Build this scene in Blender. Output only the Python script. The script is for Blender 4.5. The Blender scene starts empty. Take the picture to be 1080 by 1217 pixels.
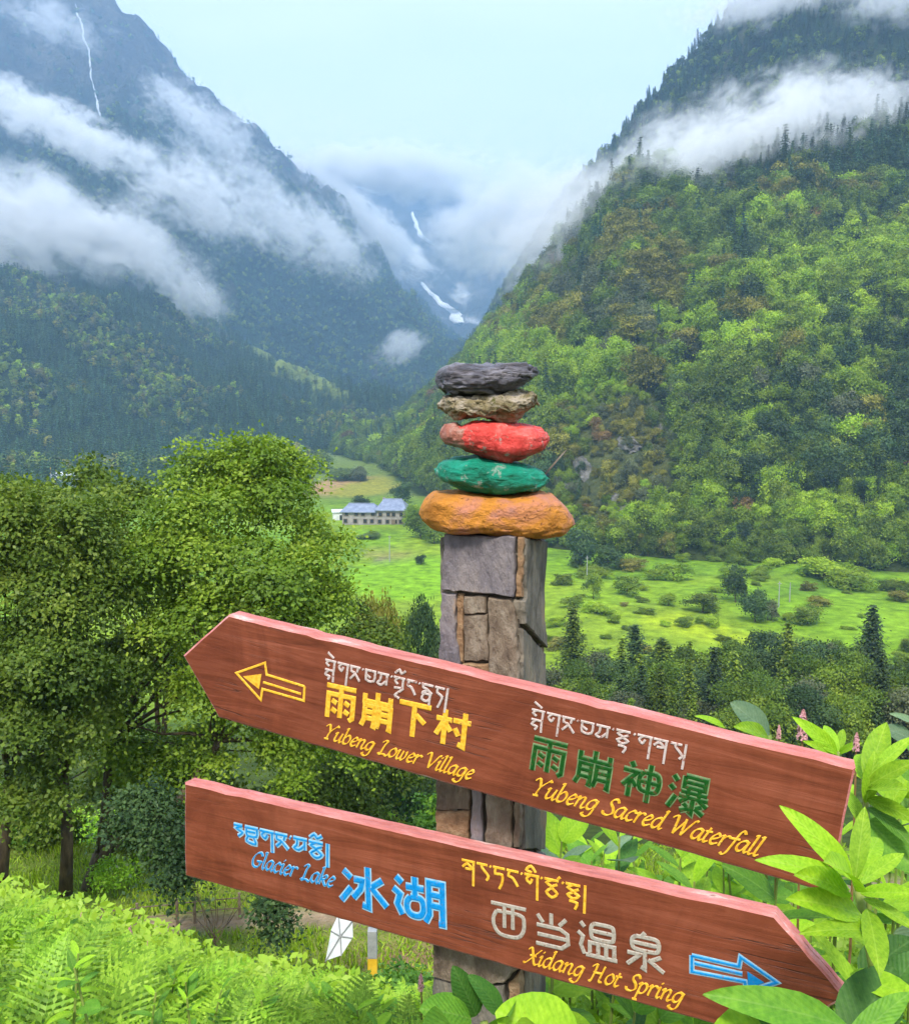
import bpy, math, random
import numpy as np
from mathutils import Vector, Matrix
from mathutils.bvhtree import BVHTree

random.seed(7)
RG = np.random.default_rng(11)
S = bpy.context.scene
C = S.collection
R = math.radians

# ------------------------------------------------------------ camera, sky, sun, exposure
F, CX, CY, HZ = 1083.0, 540.0, 608.5, 480.0
PITCH = math.atan((CY - HZ) / F)
CAMZ = 1.6
cam = bpy.data.cameras.new('camera')
cam.sensor_fit = 'HORIZONTAL'; cam.sensor_width = 36; cam.lens = 36 * F / 1080
cam.clip_start = 0.05; cam.clip_end = 20000
camo = bpy.data.objects.new('camera', cam); C.objects.link(camo)
camo.location = (0, 0, CAMZ); camo.rotation_euler = (R(90) - PITCH, 0, 0)
S.camera = camo

SUN_EL, SUN_AZ = R(54), R(188)          # azimuth clockwise from +Y
w = bpy.data.worlds.new("World"); S.world = w; w.use_nodes = True
nt = w.node_tree; nt.nodes.clear()
def wn(t, **k):
    n = nt.nodes.new(t)
    for a, b in k.items(): setattr(n, a, b)
    return n
sky = wn('ShaderNodeTexSky', sky_type='NISHITA', sun_disc=False)
sky.sun_elevation = SUN_EL; sky.sun_rotation = SUN_AZ; sky.altitude = 3000
SKYS = 0.066
tc = wn('ShaderNodeTexCoord')
mp = wn('ShaderNodeMapping'); mp.inputs['Scale'].default_value = (1.2, 1.2, 3.2)
no = wn('ShaderNodeTexNoise'); no.inputs['Scale'].default_value = 1.6; no.inputs['Detail'].default_value = 5
no.inputs['Roughness'].default_value = .5; no.inputs['Distortion'].default_value = .35
rp = wn('ShaderNodeValToRGB')
rp.color_ramp.elements[0].position = .36; rp.color_ramp.elements[0].color = (5.9, 6.2, 6.9, 1)
rp.color_ramp.elements[1].position = .68; rp.color_ramp.elements[1].color = (7.6, 7.6, 7.9, 1)
mx = wn('ShaderNodeMix', data_type='RGBA'); mx.inputs[0].default_value = .88
bg = wn('ShaderNodeBackground'); bg.inputs['Strength'].default_value = SKYS
wo = wn('ShaderNodeOutputWorld')
L = nt.links.new
L(tc.outputs['Generated'], mp.inputs[0]); L(mp.outputs[0], no.inputs['Vector']); L(no.outputs['Fac'], rp.inputs[0])
L(sky.outputs[0], mx.inputs[6]); L(rp.outputs[0], mx.inputs[7]); L(mx.outputs[2], bg.inputs[0]); L(bg.outputs[0], wo.inputs[0])

sl = bpy.data.lights.new('sun', 'SUN'); sl.energy = 1.5; sl.angle = R(10); sl.color = (1, .95, .86)
so = bpy.data.objects.new('sun', sl); C.objects.link(so)
sd = Vector((math.sin(SUN_AZ) * math.cos(SUN_EL), math.cos(SUN_AZ) * math.cos(SUN_EL), math.sin(SUN_EL)))
so.rotation_euler = sd.to_track_quat('Z', 'Y').to_euler()

S.view_settings.view_transform = 'Standard'; S.view_settings.look = 'None'
S.view_settings.exposure = 1.85; S.view_settings.gamma = 1; S.view_settings.use_curve_mapping = False
S.render.engine = 'CYCLES'
S.cycles.use_denoising = True
S.cycles.max_bounces = 6; S.cycles.diffuse_bounces = 3; S.cycles.glossy_bounces = 2
S.cycles.transmission_bounces = 3; S.cycles.volume_bounces = 4; S.cycles.transparent_max_bounces = 48
S.cycles.volume_step_rate = 0.6; S.cycles.volume_max_steps = 96
S.cycles.use_adaptive_sampling = True; S.cycles.adaptive_threshold = 0.02
S.cycles.sample_clamp_indirect = 6

# ------------------------------------------------------------ maths helpers
cp, sp = math.cos(PITCH), math.sin(PITCH)
def ue(px, py):
    """pixel -> (x/y, dz/y) of its line of sight"""
    a, b = (px - CX) / F, -(py - CY) / F
    y = cp + b * sp; z = -sp + b * cp
    return a / y, z / y
def W(px, py, Y):
    u, e = ue(px, py); return Vector((u * Y, Y, CAMZ + e * Y))
def pix(X, Y, Z):
    dz = Z - CAMZ; f = np.maximum(Y * cp - dz * sp, 1e-3)
    return CX + F * X / f, CY - F * (Y * sp + dz * cp) / f

_lat = np.random.default_rng(5).random((256, 256))
def vn(x, y):
    xi = np.floor(x).astype(int); yi = np.floor(y).astype(int)
    fx = x - xi; fy = y - yi
    fx = fx * fx * (3 - 2 * fx); fy = fy * fy * (3 - 2 * fy)
    a = _lat[xi & 255, yi & 255]; b = _lat[(xi + 1) & 255, yi & 255]
    c = _lat[xi & 255, (yi + 1) & 255]; d = _lat[(xi + 1) & 255, (yi + 1) & 255]
    return (a * (1 - fx) + b * fx) * (1 - fy) + (c * (1 - fx) + d * fx) * fy
def fbm(x, y, o=4, g=.5):
    s = 0; a = 1; t = 0
    for k in range(o):
        s = s + a * (vn(x * 2 ** k + 17.3 * k, y * 2 ** k + 9.1 * k) - .5) * 2; t += a; a *= g
    return s / t
def ridged(x, y, o=4):
    s = 0; a = 1; t = 0
    for k in range(o):
        s = s + a * (1 - np.abs(vn(x * 2 ** k + 31.7 * k, y * 2 ** k + 5.3 * k) * 2 - 1)); t += a; a *= .5
    return s / t

# ------------------------------------------------------------ object helpers
def tag(o, label=None, cat=None, group=None, kind=None):
    if label: o['label'] = label
    if cat: o['category'] = cat
    if group: o['group'] = group
    if kind: o['kind'] = kind
    return o
def link(name, me, m=None, parent=None):
    o = bpy.data.objects.new(name, me); C.objects.link(o)
    if m is not None and me is not None and not me.materials: me.materials.append(m)
    if parent: o.parent = parent
    return o
def empty(name, loc=(0, 0, 0), rz=0):
    o = bpy.data.objects.new(name, None); C.objects.link(o)
    o.location = loc; o.rotation_euler = (0, 0, rz); o.empty_display_size = .2
    return o
def mesh_np(name, V, Fq, n, smooth=False, attrs=None, mats=None, mi=None):
    """fast mesh: V (k,3), Fq (m,n) faces of n corners"""
    me = bpy.data.meshes.new(name)
    V = np.asarray(V, np.float32); Fq = np.asarray(Fq, np.int32)
    me.vertices.add(len(V)); me.vertices.foreach_set('co', V.ravel())
    me.loops.add(Fq.size); me.loops.foreach_set('vertex_index', Fq.ravel())
    me.polygons.add(len(Fq)); me.polygons.foreach_set('loop_start', np.arange(0, Fq.size, n, dtype=np.int32))
    if mi is not None: me.polygons.foreach_set('material_index', np.asarray(mi, np.int32))
    me.update(calc_edges=True)
    me.polygons.foreach_set('use_smooth', np.full(len(Fq), smooth))
    if attrs:
        for k, (dom, a) in attrs.items():
            a = np.asarray(a, np.float32)
            if a.ndim == 2:
                at = me.attributes.new(k, 'FLOAT_COLOR', dom); at.data.foreach_set('color', np.c_[a, np.ones(len(a))].astype(np.float32).ravel())
            else:
                at = me.attributes.new(k, 'FLOAT', dom); at.data.foreach_set('value', a)
    for m in mats or (): me.materials.append(m)
    return me
class MB:
    def __init__(s): s.v = []; s.f = []
    def add(s, v, f):
        b = len(s.v); s.v += [tuple(p) for p in v]; s.f += [tuple(b + i for i in q) for q in f]; return s
    def box(s, c, d, M=None):
        x, y, z = [k / 2 for k in d]
        v = [Vector((a * x, b * y, e * z)) for a in (-1, 1) for b in (-1, 1) for e in (-1, 1)]
        if M is not None: v = [M @ p for p in v]
        v = [p + Vector(c) for p in v]
        return s.add(v, [(0, 1, 3, 2), (4, 6, 7, 5), (0, 4, 5, 1), (2, 3, 7, 6), (0, 2, 6, 4), (1, 5, 7, 3)])
    def prism(s, poly, fn, d0, d1, inset=0.0, ins_d=0.0):
        """poly: list of (u,v) in order; fn(u,v,w) -> point; extruded from w=d0 (front) to d1, edges eased"""
        n = len(poly); cx = sum(p[0] for p in poly) / n; cy = sum(p[1] for p in poly) / n
        def sh(k):
            r = []
            for x, y in poly:
                dx, dy = x - cx, y - cy; l = math.hypot(dx, dy) or 1
                r.append((x - dx / l * k, y - dy / l * k))
            return r
        rings = []
        if inset: rings.append([fn(x, y, d0) for x, y in sh(inset)])
        rings.append([fn(x, y, d0 + (ins_d if inset else 0)) for x, y in poly])
        rings.append([fn(x, y, d1) for x, y in poly])
        b = []; f = []
        for r in rings: b += r
        m = len(rings)
        f.append(tuple(range(n))); f.append(tuple(reversed(range((m - 1) * n, m * n))))
        for k in range(m - 1):
            for i in range(n):
                j = (i + 1) % n; f.append((k * n + i, (k + 1) * n + i, (k + 1) * n + j, k * n + j))
        return s.add(b, f)
    def tube(s, pts, rad, n=6):
        pts = [Vector(p) for p in pts]; rings = []
        for i, p in enumerate(pts):
            d = (pts[min(i + 1, len(pts) - 1)] - pts[max(i - 1, 0)]).normalized()
            a = d.orthogonal().normalized() if i == 0 else (rings_a - d * rings_a.dot(d)).normalized()
            rings_a = a; b = d.cross(a); r = rad[i] if hasattr(rad, '__len__') else rad
            rings.append([p + (a * math.cos(t) + b * math.sin(t)) * r for t in [2 * math.pi * k / n for k in range(n)]])
        v = [q for r in rings for q in r]; f = []
        for k in range(len(pts) - 1):
            for i in range(n):
                j = (i + 1) % n; f.append((k * n + i, k * n + j, (k + 1) * n + j, (k + 1) * n + i))
        f.append(tuple(reversed(range(n)))); f.append(tuple(range((len(pts) - 1) * n, len(pts) * n)))
        return s.add(v, f)
    def mesh(s, name, smooth=False):
        me = bpy.data.meshes.new(name); me.from_pydata(s.v, [], s.f); me.update()
        if smooth: me.polygons.foreach_set('use_smooth', [True] * len(me.polygons))
        return me
    def build(s, name, m, parent=None, smooth=False): return link(name, s.mesh(name, smooth), m, parent)

# ------------------------------------------------------------ materials
def mat(name):
    m = bpy.data.materials.new(name); m.use_nodes = True
    t = m.node_tree; t.nodes.clear()
    return m, t
def nd(t, ty, ins=None, **k):
    n = t.nodes.new(ty)
    for a, b in k.items(): setattr(n, a, b)
    for a, b in (ins or {}).items():
        s = n.inputs[a]
        if isinstance(b, bpy.types.NodeSocket): t.links.new(b, s)
        else: s.default_value = b
    return n
def ramp(t, fac, stops):
    r = nd(t, 'ShaderNodeValToRGB', {0: fac}); e = r.color_ramp.elements
    while len(e) < len(stops): e.new(.5)
    for q, (p, c) in zip(e, stops): q.position = p; q.color = (*c, 1) if len(c) == 3 else c
    return r.outputs[0]
def noise(t, scale, detail=4, rough=.55, vec=None, dist=0):
    d = {'Scale': scale, 'Detail': detail, 'Roughness': rough, 'Distortion': dist}
    if vec is not None: d['Vector'] = vec
    return nd(t, 'ShaderNodeTexNoise', d).outputs['Fac']
def coord(t, which='Object', scale=(1, 1, 1)):
    c = nd(t, 'ShaderNodeTexCoord').outputs[which]
    return nd(t, 'ShaderNodeMapping', {0: c, 'Scale': scale}).outputs[0]
def mixc(t, f, a, b, mode='MIX'):
    n = nd(t, 'ShaderNodeMix', data_type='RGBA', blend_type=mode)
    for i, x in ((0, f), (6, a), (7, b)):
        if isinstance(x, bpy.types.NodeSocket): t.links.new(x, n.inputs[i])
        else: n.inputs[i].default_value = x if i == 0 else ((*x, 1) if len(x) == 3 else x)
    return n.outputs[2]
def math_(t, op, a, b=0.0):
    return nd(t, 'ShaderNodeMath', {0: a, 1: b}, operation=op).outputs[0]
def out(t, sh): nd(t, 'ShaderNodeOutputMaterial', {0: sh})
def principled(t, col, rough=.8, normal=None, spec=.3):
    d = {'Base Color': col if isinstance(col, bpy.types.NodeSocket) else (*col, 1), 'Roughness': rough, 'Specular IOR Level': spec}
    n = nd(t, 'ShaderNodeBsdfPrincipled', d)
    if normal: t.links.new(normal, n.inputs['Normal'])
    return n.outputs[0]
def bump(t, h, dist, st=1.0): return nd(t, 'ShaderNodeBump', {'Height': h, 'Distance': dist, 'Strength': st}).outputs[0]

def plain(name, stops, scale=8, rough=.8, bd=0, bscale=30, spec=.3, vscale=(1, 1, 1)):
    m, t = mat(name); v = coord(t, 'Object', vscale)
    c = ramp(t, noise(t, scale, 5, .6, v), stops)
    nrm = bump(t, noise(t, bscale, 5, .65, v), bd) if bd else None
    out(t, principled(t, c, rough, nrm, spec)); return m

def leaf_mat(name, dark, mid, light, trans=.35, rough=.55, obj_var=.38, spec=.25):
    """leaf: tint attribute per leaf + a per-plant variation, diffuse with light coming through"""
    m, t = mat(name)
    a = nd(t, 'ShaderNodeAttribute', attribute_name='tint').outputs['Fac']
    c = ramp(t, a, [(0, dark), (.5, mid), (1, light)])
    oi = nd(t, 'ShaderNodeObjectInfo').outputs['Random']
    v = nd(t, 'ShaderNodeMapRange', {0: oi, 3: 1 - obj_var, 4: 1 + obj_var}).outputs[0]
    h = nd(t, 'ShaderNodeMapRange', {0: math_(t, 'FRACT', math_(t, 'MULTIPLY', oi, 7.31)), 3: .494, 4: .506}).outputs[0]
    hs = nd(t, 'ShaderNodeHueSaturation', {'Hue': h, 'Saturation': 1.0, 'Value': v, 'Color': c}).outputs[0]
    p = principled(t, hs, rough, None, spec)
    if trans:
        tr = nd(t, 'ShaderNodeBsdfTranslucent', {0: mixc(t, 1.0, hs, (1.25, 1.3, .6), 'MULTIPLY')}).outputs[0]
        p = nd(t, 'ShaderNodeMixShader', {0: trans, 1: p, 2: tr}).outputs[0]
    out(t, p); return m

def wood_mat(name, c0, c1, c2):
    m, t = mat(name)
    v = coord(t, 'Object', (1.6, 30, 22))
    n1 = noise(t, 2.2, 8, .68, v, .8)
    n2 = noise(t, 4, 4, .5, coord(t, 'Object', (1, 2, 2)))
    c = ramp(t, n1, [(.33, c0), (.5, c1), (.68, c2)])
    c = mixc(t, ramp(t, n2, [(.35, (0, 0, 0)), (.75, (.55,) * 3)]), c, c1)
    chips = ramp(t, noise(t, 60, 3, .7, coord(t, 'Object', (1, 1, 1.6))), [(.70, (0, 0, 0)), (.74, (1, 1, 1))])
    c = mixc(t, math_(t, 'MULTIPLY', chips, .25), c, (.32, .2, .15))
    st_ = ramp(t, noise(t, 5, 6, .7, coord(t, 'Object', (1, 1, .6)), 1.2), [(.42, (.78, .74, .72)), (.55, (1, 1, 1)), (.72, (1.18, 1.22, 1.28))])
    c = mixc(t, 1.0, c, st_, 'MULTIPLY')
    ck = ramp(t, noise(t, 2.6, 3, .5, coord(t, 'Object', (.8, 1, 26)), .3), [(.488, (0, 0, 0)), (.5, (1, 1, 1)), (.512, (0, 0, 0))])
    ms = ramp(t, noise(t, 3.2, 2, .5, coord(t, 'Object', (1, 1, 2)), 0), [(.56, (0, 0, 0)), (.6, (1, 1, 1))])
    ckm = math_(t, 'MULTIPLY', ck, ms)
    c = mixc(t, math_(t, 'MULTIPLY', ckm, .75), c, (.03, .012, .008))
    hgt = math_(t, 'SUBTRACT', n1, math_(t, 'MULTIPLY', ckm, .5))
    out(t, principled(t, c, .52, bump(t, hgt, .002, .8), .3)); return m

M = {}
M['board'] = wood_mat('painted_board', (.115, .028, .011), (.20, .050, .022), (.27, .080, .042))
M['board_edge_lit'] = plain('sky_lit_edge_paint', [(.3, (.36, .10, .085)), (.5, (.50, .17, .15)), (.62, (.56, .23, .21)), (.68, (.62, .42, .38)), (.76, (.24, .10, .08))], 34, .65, .003, 120, .3, (.3, 1, 1))  # paler pink is sky light painted on the edges; noise adds worn chips
M['slate_purple'] = plain('purple_grey_slate', [(.3, (.10, .085, .095)), (.5, (.18, .155, .165)), (.68, (.25, .21, .20)), (.74, (.34, .22, .13))], 24, .7, .010, 60, .4, (1, 1, .45))
M['slate_grey'] = plain('grey_slate', [(.3, (.10, .09, .075)), (.5, (.18, .16, .13)), (.64, (.27, .22, .16)), (.74, (.33, .22, .12))], 26, .85, .010, 70, .15, (1, 1, .4))
M['slate_brown'] = plain('brown_stone', [(.3, (.10, .07, .05)), (.5, (.20, .15, .105)), (.62, (.27, .215, .16)), (.72, (.31, .26, .20))], 34, .75, .010, 80, .3, (1, 1, .5))
M['slate_rust'] = plain('rusty_stone_edge', [(.3, (.14, .08, .04)), (.5, (.27, .16, .085)), (.7, (.38, .26, .15))], 45, .8, .008, 60, .3)
M['mortar'] = plain('dark_mortar', [(.3, (.02, .016, .012)), (.6, (.06, .048, .035))], 30, .95, .004, 60)
def rock_mat(name, stops, scale, bd=.006, rough=.6, vs=(1, 1, 1), wear=None, bs=55):
    m, t = mat(name); v = coord(t, 'Object', vs)
    c = ramp(t, noise(t, scale, 6, .65, v, .5), stops)
    if wear:
        f = ramp(t, noise(t, wear[0], 6, .75, coord(t)), [(wear[1], (0, 0, 0)), (wear[1] + .05, (1, 1, 1))])
        c = mixc(t, f, c, wear[2])
    h = noise(t, bs, 7, .68, v); out(t, principled(t, c, rough, bump(t, h, bd), .4)); return m
M['rock_black'] = rock_mat('dark_slate_stone', [(.3, (.04, .037, .045)), (.5, (.15, .142, .168)), (.62, (.27, .255, .29)), (.75, (.17, .13, .07))], 16, .016, .42, (1, 1, 4), None, 34)
M['rock_tan'] = rock_mat('lichen_sandstone', [(.25, (.19, .145, .07)), (.42, (.29, .235, .12)), (.55, (.42, .35, .25)), (.62, (.50, .43, .35))], 30, .016, .85, (1, 1, 1.5), (36, .56, (.13, .13, .03)))
M['rock_red'] = rock_mat('red_painted_stone', [(.3, (.52, .025, .018)), (.55, (.74, .075, .06)), (.68, (.70, .18, .15))], 26, .012, .55, (1, 1, 1), (60, .585, (.46, .30, .25)))
M['rock_pink'] = rock_mat('worn_red_stone', [(.3, (.26, .08, .05)), (.5, (.44, .16, .11)), (.68, (.52, .33, .27))], 60, .014, .75)
M['rock_green'] = rock_mat('green_painted_stone', [(.3, (.0, .14, .075)), (.55, (.0, .27, .16)), (.68, (.02, .36, .24))], 26, .014, .5, (1, 1, 2), (48, .58, (.27, .36, .28)))
M['rock_orange'] = rock_mat('orange_painted_stone', [(.3, (.42, .15, .012)), (.46, (.68, .27, .03)), (.58, (.62, .24, .12)), (.7, (.56, .27, .22))], 11, .018, .65, (1, 1, 1.4), (70, .60, (.17, .06, .02)))
M['yellow'] = plain('yellow_letter_paint', [(.3, (.60, .27, .012)), (.5, (.80, .44, .03)), (.64, (.84, .50, .06)), (.68, (.34, .12, .03))], 150, .6, .001, 200)
M['white'] = plain('dull_white_letter_paint', [(.3, (.34, .26, .23)), (.55, (.56, .47, .44)), (.66, (.28, .13, .10))], 150, .6)
M['greyl'] = plain('grey_letter_paint', [(.3, (.26, .22, .18)), (.56, (.42, .38, .32)), (.67, (.22, .12, .08))], 150, .6)
M['green_l'] = plain('green_letter_paint', [(.3, (.003, .04, .004)), (.56, (.006, .085, .009)), (.68, (.09, .05, .02))], 150, .5)
M['green_e'] = plain('pale_green_letter_edge', [(.3, (.07, .13, .05)), (.6, (.18, .26, .12))], 80, .6)
M['blue'] = plain('blue_letter_paint', [(.3, (.0, .17, .46)), (.58, (.005, .26, .62)), (.69, (.16, .14, .22))], 150, .5)
M['blue_e'] = plain('pale_blue_letter_edge', [(.3, (.15, .36, .52)), (.6, (.30, .50, .62))], 80, .6)
M['bark'] = plain('brown_bark', [(.3, (.035, .026, .018)), (.6, (.12, .09, .055)), (.75, (.18, .14, .08))], 9, .9, .02, 25, .2, (1, 1, .25))
M['stem'] = plain('green_stem', [(.3, (.12, .20, .03)), (.7, (.26, .30, .07))], 30, .6)
M['stem_red'] = plain('reddish_stem', [(.3, (.16, .10, .03)), (.7, (.30, .17, .07))], 30, .6)
M['petal'] = plain('pink_blossom', [(.3, (.42, .16, .19)), (.6, (.66, .36, .37))], 160, .7)
LF = {}
LF['lime'] = leaf_mat('lime_foliage', (.08, .15, .008), (.20, .31, .015), (.36, .48, .035), .3)
LF['mid'] = leaf_mat('green_foliage', (.030, .065, .006), (.10, .165, .013), (.23, .30, .03), .25)
LF['olive'] = leaf_mat('olive_foliage', (.075, .08, .010), (.17, .17, .022), (.30, .28, .05), .25)
LF['dark'] = leaf_mat('dark_foliage', (.012, .032, .011), (.036, .072, .020), (.085, .14, .034), .15)
LF['grey'] = leaf_mat('grey_green_foliage', (.05, .07, .03), (.10, .12, .055), (.16, .18, .09), .2)
LF['rust'] = leaf_mat('russet_foliage', (.09, .05, .018), (.17, .10, .035), (.24, .16, .05), .2)
LF['blue'] = leaf_mat('bluish_foliage', (.016, .054, .032), (.045, .108, .058), (.09, .175, .085), .15)
LF['near'] = leaf_mat('yellow_green_tree_leaves', (.055, .11, .010), (.155, .25, .02), (.34, .44, .05), .35, .5, .15)  # yellow-green leaf colour of the largest tree
LF['near2'] = leaf_mat('cooler_green_tree_leaves', (.045, .095, .012), (.125, .21, .025), (.27, .36, .05), .35, .5, .15)  # slightly darker, cooler leaf colour that sets the neighbouring crown apart
LF['herb'] = leaf_mat('bright_herb_leaves', (.11, .23, .012), (.22, .40, .022), (.34, .52, .05), .35, .45, .2)
LF['herbd'] = leaf_mat('deep_green_herb_leaves', (.035, .10, .012), (.07, .18, .02), (.12, .26, .04), .3, .4, .2)

def big_leaf_mat(name, c0, c1, vein):
    m, t = mat(name)
    uv = nd(t, 'ShaderNodeUVMap', uv_map='uv').outputs[0]
    sx = nd(t, 'ShaderNodeSeparateXYZ', {0: uv})
    x = math_(t, 'ABSOLUTE', math_(t, 'SUBTRACT', sx.outputs[0], .5))
    k = math_(t, 'SUBTRACT', math_(t, 'MULTIPLY', sx.outputs[1], 11.0), math_(t, 'MULTIPLY', x, 7.0))
    wv = math_(t, 'ABSOLUTE', math_(t, 'SUBTRACT', math_(t, 'FRACT', k), .5))
    side = nd(t, 'ShaderNodeMapRange', {0: wv, 1: .0, 2: .10, 3: 1.0, 4: 0.0}).outputs[0]
    midr = nd(t, 'ShaderNodeMapRange', {0: x, 1: .008, 2: .035, 3: 1.0, 4: 0.0}).outputs[0]
    v = math_(t, 'MAXIMUM', math_(t, 'MULTIPLY', side, .5), midr)
    n = noise(t, 3.5, 4, .6, coord(t, 'Object', (6, 6, 6)))
    c = ramp(t, n, [(.3, c0), (.7, c1)])
    oi = nd(t, 'ShaderNodeObjectInfo').outputs['Random']
    val = nd(t, 'ShaderNodeMapRange', {0: oi, 3: .75, 4: 1.2}).outputs[0]
    c = nd(t, 'ShaderNodeHueSaturation', {'Hue': .5, 'Saturation': 1.0, 'Value': val, 'Color': c}).outputs[0]
    c = mixc(t, math_(t, 'MULTIPLY', v, .26), c, vein)
    sp_n = ramp(t, noise(t, 9, 4, .6, coord(t, 'Object', (2, 2, 2))), [(.66, (0, 0, 0)), (.72, (1, 1, 1))])
    c = mixc(t, math_(t, 'MULTIPLY', sp_n, .45), c, (.20, .17, .03))
    ln_ = noise(t, 2.2, 2, .5, coord(t, 'Object', (2, 1, 1)))
    c = mixc(t, 1.0, c, ramp(t, ln_, [(.3, (.78, .85, .8)), (.7, (1.18, 1.1, 1.0))]), 'MULTIPLY')
    p = principled(t, c, .55, bump(t, wv, .0025, .4), .25)
    tr = nd(t, 'ShaderNodeBsdfTranslucent', {0: mixc(t, 1.0, c, (1.15, 1.2, .5), 'MULTIPLY')}).outputs[0]
    out(t, nd(t, 'ShaderNodeMixShader', {0: .32, 1: p, 2: tr}).outputs[0]); return m
M['leaf_lime'] = big_leaf_mat('lime_leaf', (.20, .40, .012), (.34, .56, .03), (.48, .66, .12))
M['leaf_green'] = big_leaf_mat('green_leaf', (.08, .22, .02), (.15, .33, .03), (.28, .44, .12))
M['leaf_deep'] = big_leaf_mat('deep_leaf', (.035, .12, .02), (.07, .18, .03), (.16, .28, .09))
M['leaf_grey'] = big_leaf_mat('silvery_leaf', (.13, .22, .13), (.20, .30, .19), (.30, .40, .28))

# terrain material: colour attribute (what grows or lies there) broken up by noise
def terrain_mat(name, s1, s2, bd, rough=.95):
    m, t = mat(name)
    a = nd(t, 'ShaderNodeAttribute', attribute_name='ground').outputs['Color']
    v = coord(t)
    n1 = ramp(t, noise(t, s1, 6, .65, v), [(.3, (.45, .48, .5)), (.7, (1.45, 1.4, 1.3))])
    n2 = ramp(t, noise(t, s2, 5, .7, v), [(.3, (.75, .78, .7)), (.7, (1.25, 1.2, 1.2))])
    c = mixc(t, 1.0, mixc(t, 1.0, a, n1, 'MULTIPLY'), n2, 'MULTIPLY')
    out(t, principled(t, c, rough, bump(t, noise(t, s2, 6, .7, v), bd), .1)); return m
M['soil'] = terrain_mat('grassy_ground', .35, 3.2, .12)
M['slope'] = terrain_mat('wooded_slope', .05, .4, 2.0)
M['rocky'] = terrain_mat('rocky_slope', .014, .09, 26)
M['peak'] = terrain_mat('far_peak', .003, .02, 60)
M['rockface'] = rock_mat('grey_cliff', [(.3, (.05, .05, .035)), (.5, (.13, .125, .11)), (.7, (.22, .21, .20))], .35, .9, .9, (1, 1, 1), None, .8)
m, t = mat('snow'); out(t, principled(t, ramp(t, noise(t, .02, 5, .6, coord(t)), [(.3, (.72, .76, .82)), (.7, (.86, .88, .9))]), .7, None, .2)); M['snow'] = m
m, t = mat('white_water'); out(t, principled(t, ramp(t, noise(t, .05, 5, .7, coord(t)), [(.3, (.34, .38, .42)), (.6, (.6, .64, .68))]), .4, None, .3)); M['water'] = m

# ------------------------------------------------------------ the ground
GY = np.array([-60, -10, 0, 1.7, 3, 4, 6, 8, 12, 16, 18, 20, 24, 35, 60, 100, 140, 200, 400, 900, 1500, 4000, 9500.])
GZ = np.array([10, 1.5, .15, .0, -.75, -1.5, -2.85, -4.15, -6.9, -9.3, -9.75, -10.0, -10.6, -17, -27, -36, -39.5, -40, -40, -41, -41, -30, 0.])
def g(x, y):
    x = np.asarray(x, float); y = np.asarray(y, float)
    z = np.interp(y, GY, GZ)
    near = np.exp(-((y - 4) / 3.2) ** 2)
    z = z + near * (.75 / (1 + np.exp((x + 1.5) * 2.2))) + near * .6 / (1 + np.exp(-(x - 1.4) * 2))
    z = z + fbm(x / 1.7, y / 1.7, 3) * .10 * np.clip(y / 4, 0, 1)
    z = z + fbm(x / 30 + 5, y / 30, 3) * np.clip((y - 26) / 60, 0, 1) * 1.6
    z = z + fbm(x / 160 + 3, y / 160, 2) * np.clip((y - 220) / 300, 0, 1) * 6
    return z
yy = np.concatenate([np.linspace(-60, 0, 8), np.linspace(.4, 30, 150), 30 * np.exp(np.linspace(.02, math.log(5000 / 30), 180))])
uu = np.linspace(-1.25, 1.25, 260)
YY, UU = np.meshgrid(yy, uu, indexing='ij')
XX = UU * (YY + 75)
def grid_faces(n, m):
    i = np.arange(n * m).reshape(n, m)
    return np.stack([i[:-1, :-1], i[:-1, 1:], i[1:, 1:], i[1:, :-1]], -1).reshape(-1, 4)
ZZ = g(XX, YY)
def blend(c, f, k):
    f = np.clip(f, 0, 1)[..., None]; return c * (1 - f) + np.array(k) * f
def patch(PX, PY, px, py, rx, ry, rot=0, soft=1.0, wob=.35):
    a = R(rot); dx = PX - px; dy = PY - py
    x = (dx * math.cos(a) + dy * math.sin(a)) / rx; y = (-dx * math.sin(a) + dy * math.cos(a)) / ry
    d = np.sqrt(x * x + y * y) + wob * fbm(PX / (rx * .5) + 3, PY / (ry * .5) + px, 3)
    return np.clip((1.15 - d) / (.3 * soft), 0, 1)
PX, PY = pix(XX, YY, ZZ)
col = np.zeros(XX.shape + (3,)) + np.array((.055, .085, .018))
n1 = fbm(XX / 14, YY / 14, 4); n2 = fbm(XX / 55 + 9, YY / 40, 3)
far = np.clip((YY - 95) / 40, 0, 1)
col = blend(col, far, (.155, .29, .016))
col = blend(col, far * np.clip(n1 * 2.2, 0, 1) * .7, (.085, .17, .018))
col = blend(col, far * np.clip(n2 * 3, 0, 1) * .5, (.25, .33, .028))
vf = np.clip((YY - 330) / 120, 0, 1)
col = blend(col, vf, (.14, .20, .04))
for (px, py, rx, ry, rot, k) in [(400, 578, 42, 9, -8, (.38, .25, .12)), (455, 575, 60, 10, -12, (.27, .27, .04)), (350, 545, 50, 14, 0, (.17, .24, .06)),
        (500, 560, 40, 12, -14, (.13, .21, .045)), (385, 536, 70, 7, 0, (.16, .22, .06)), (360, 532, 25, 5, 0, (.30, .24, .16)),
        (470, 665, 38, 10, 10, (.22, .24, .06)), (463, 667, 14, 3, 0, (.16, .15, .12)), (480, 690, 60, 26, 0, (.17, .34, .016)), (830, 748, 70, 12, 12, (.28, .38, .02)),
        (960, 700, 60, 8, 0, (.11, .22, .02)), (720, 712, 60, 7, 0, (.20, .33, .02)), (1050, 740, 50, 20, 0, (.19, .34, .02))]:
    col = blend(col, patch(PX, PY, px, py, rx, ry, rot) * (YY > 90), k)
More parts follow.
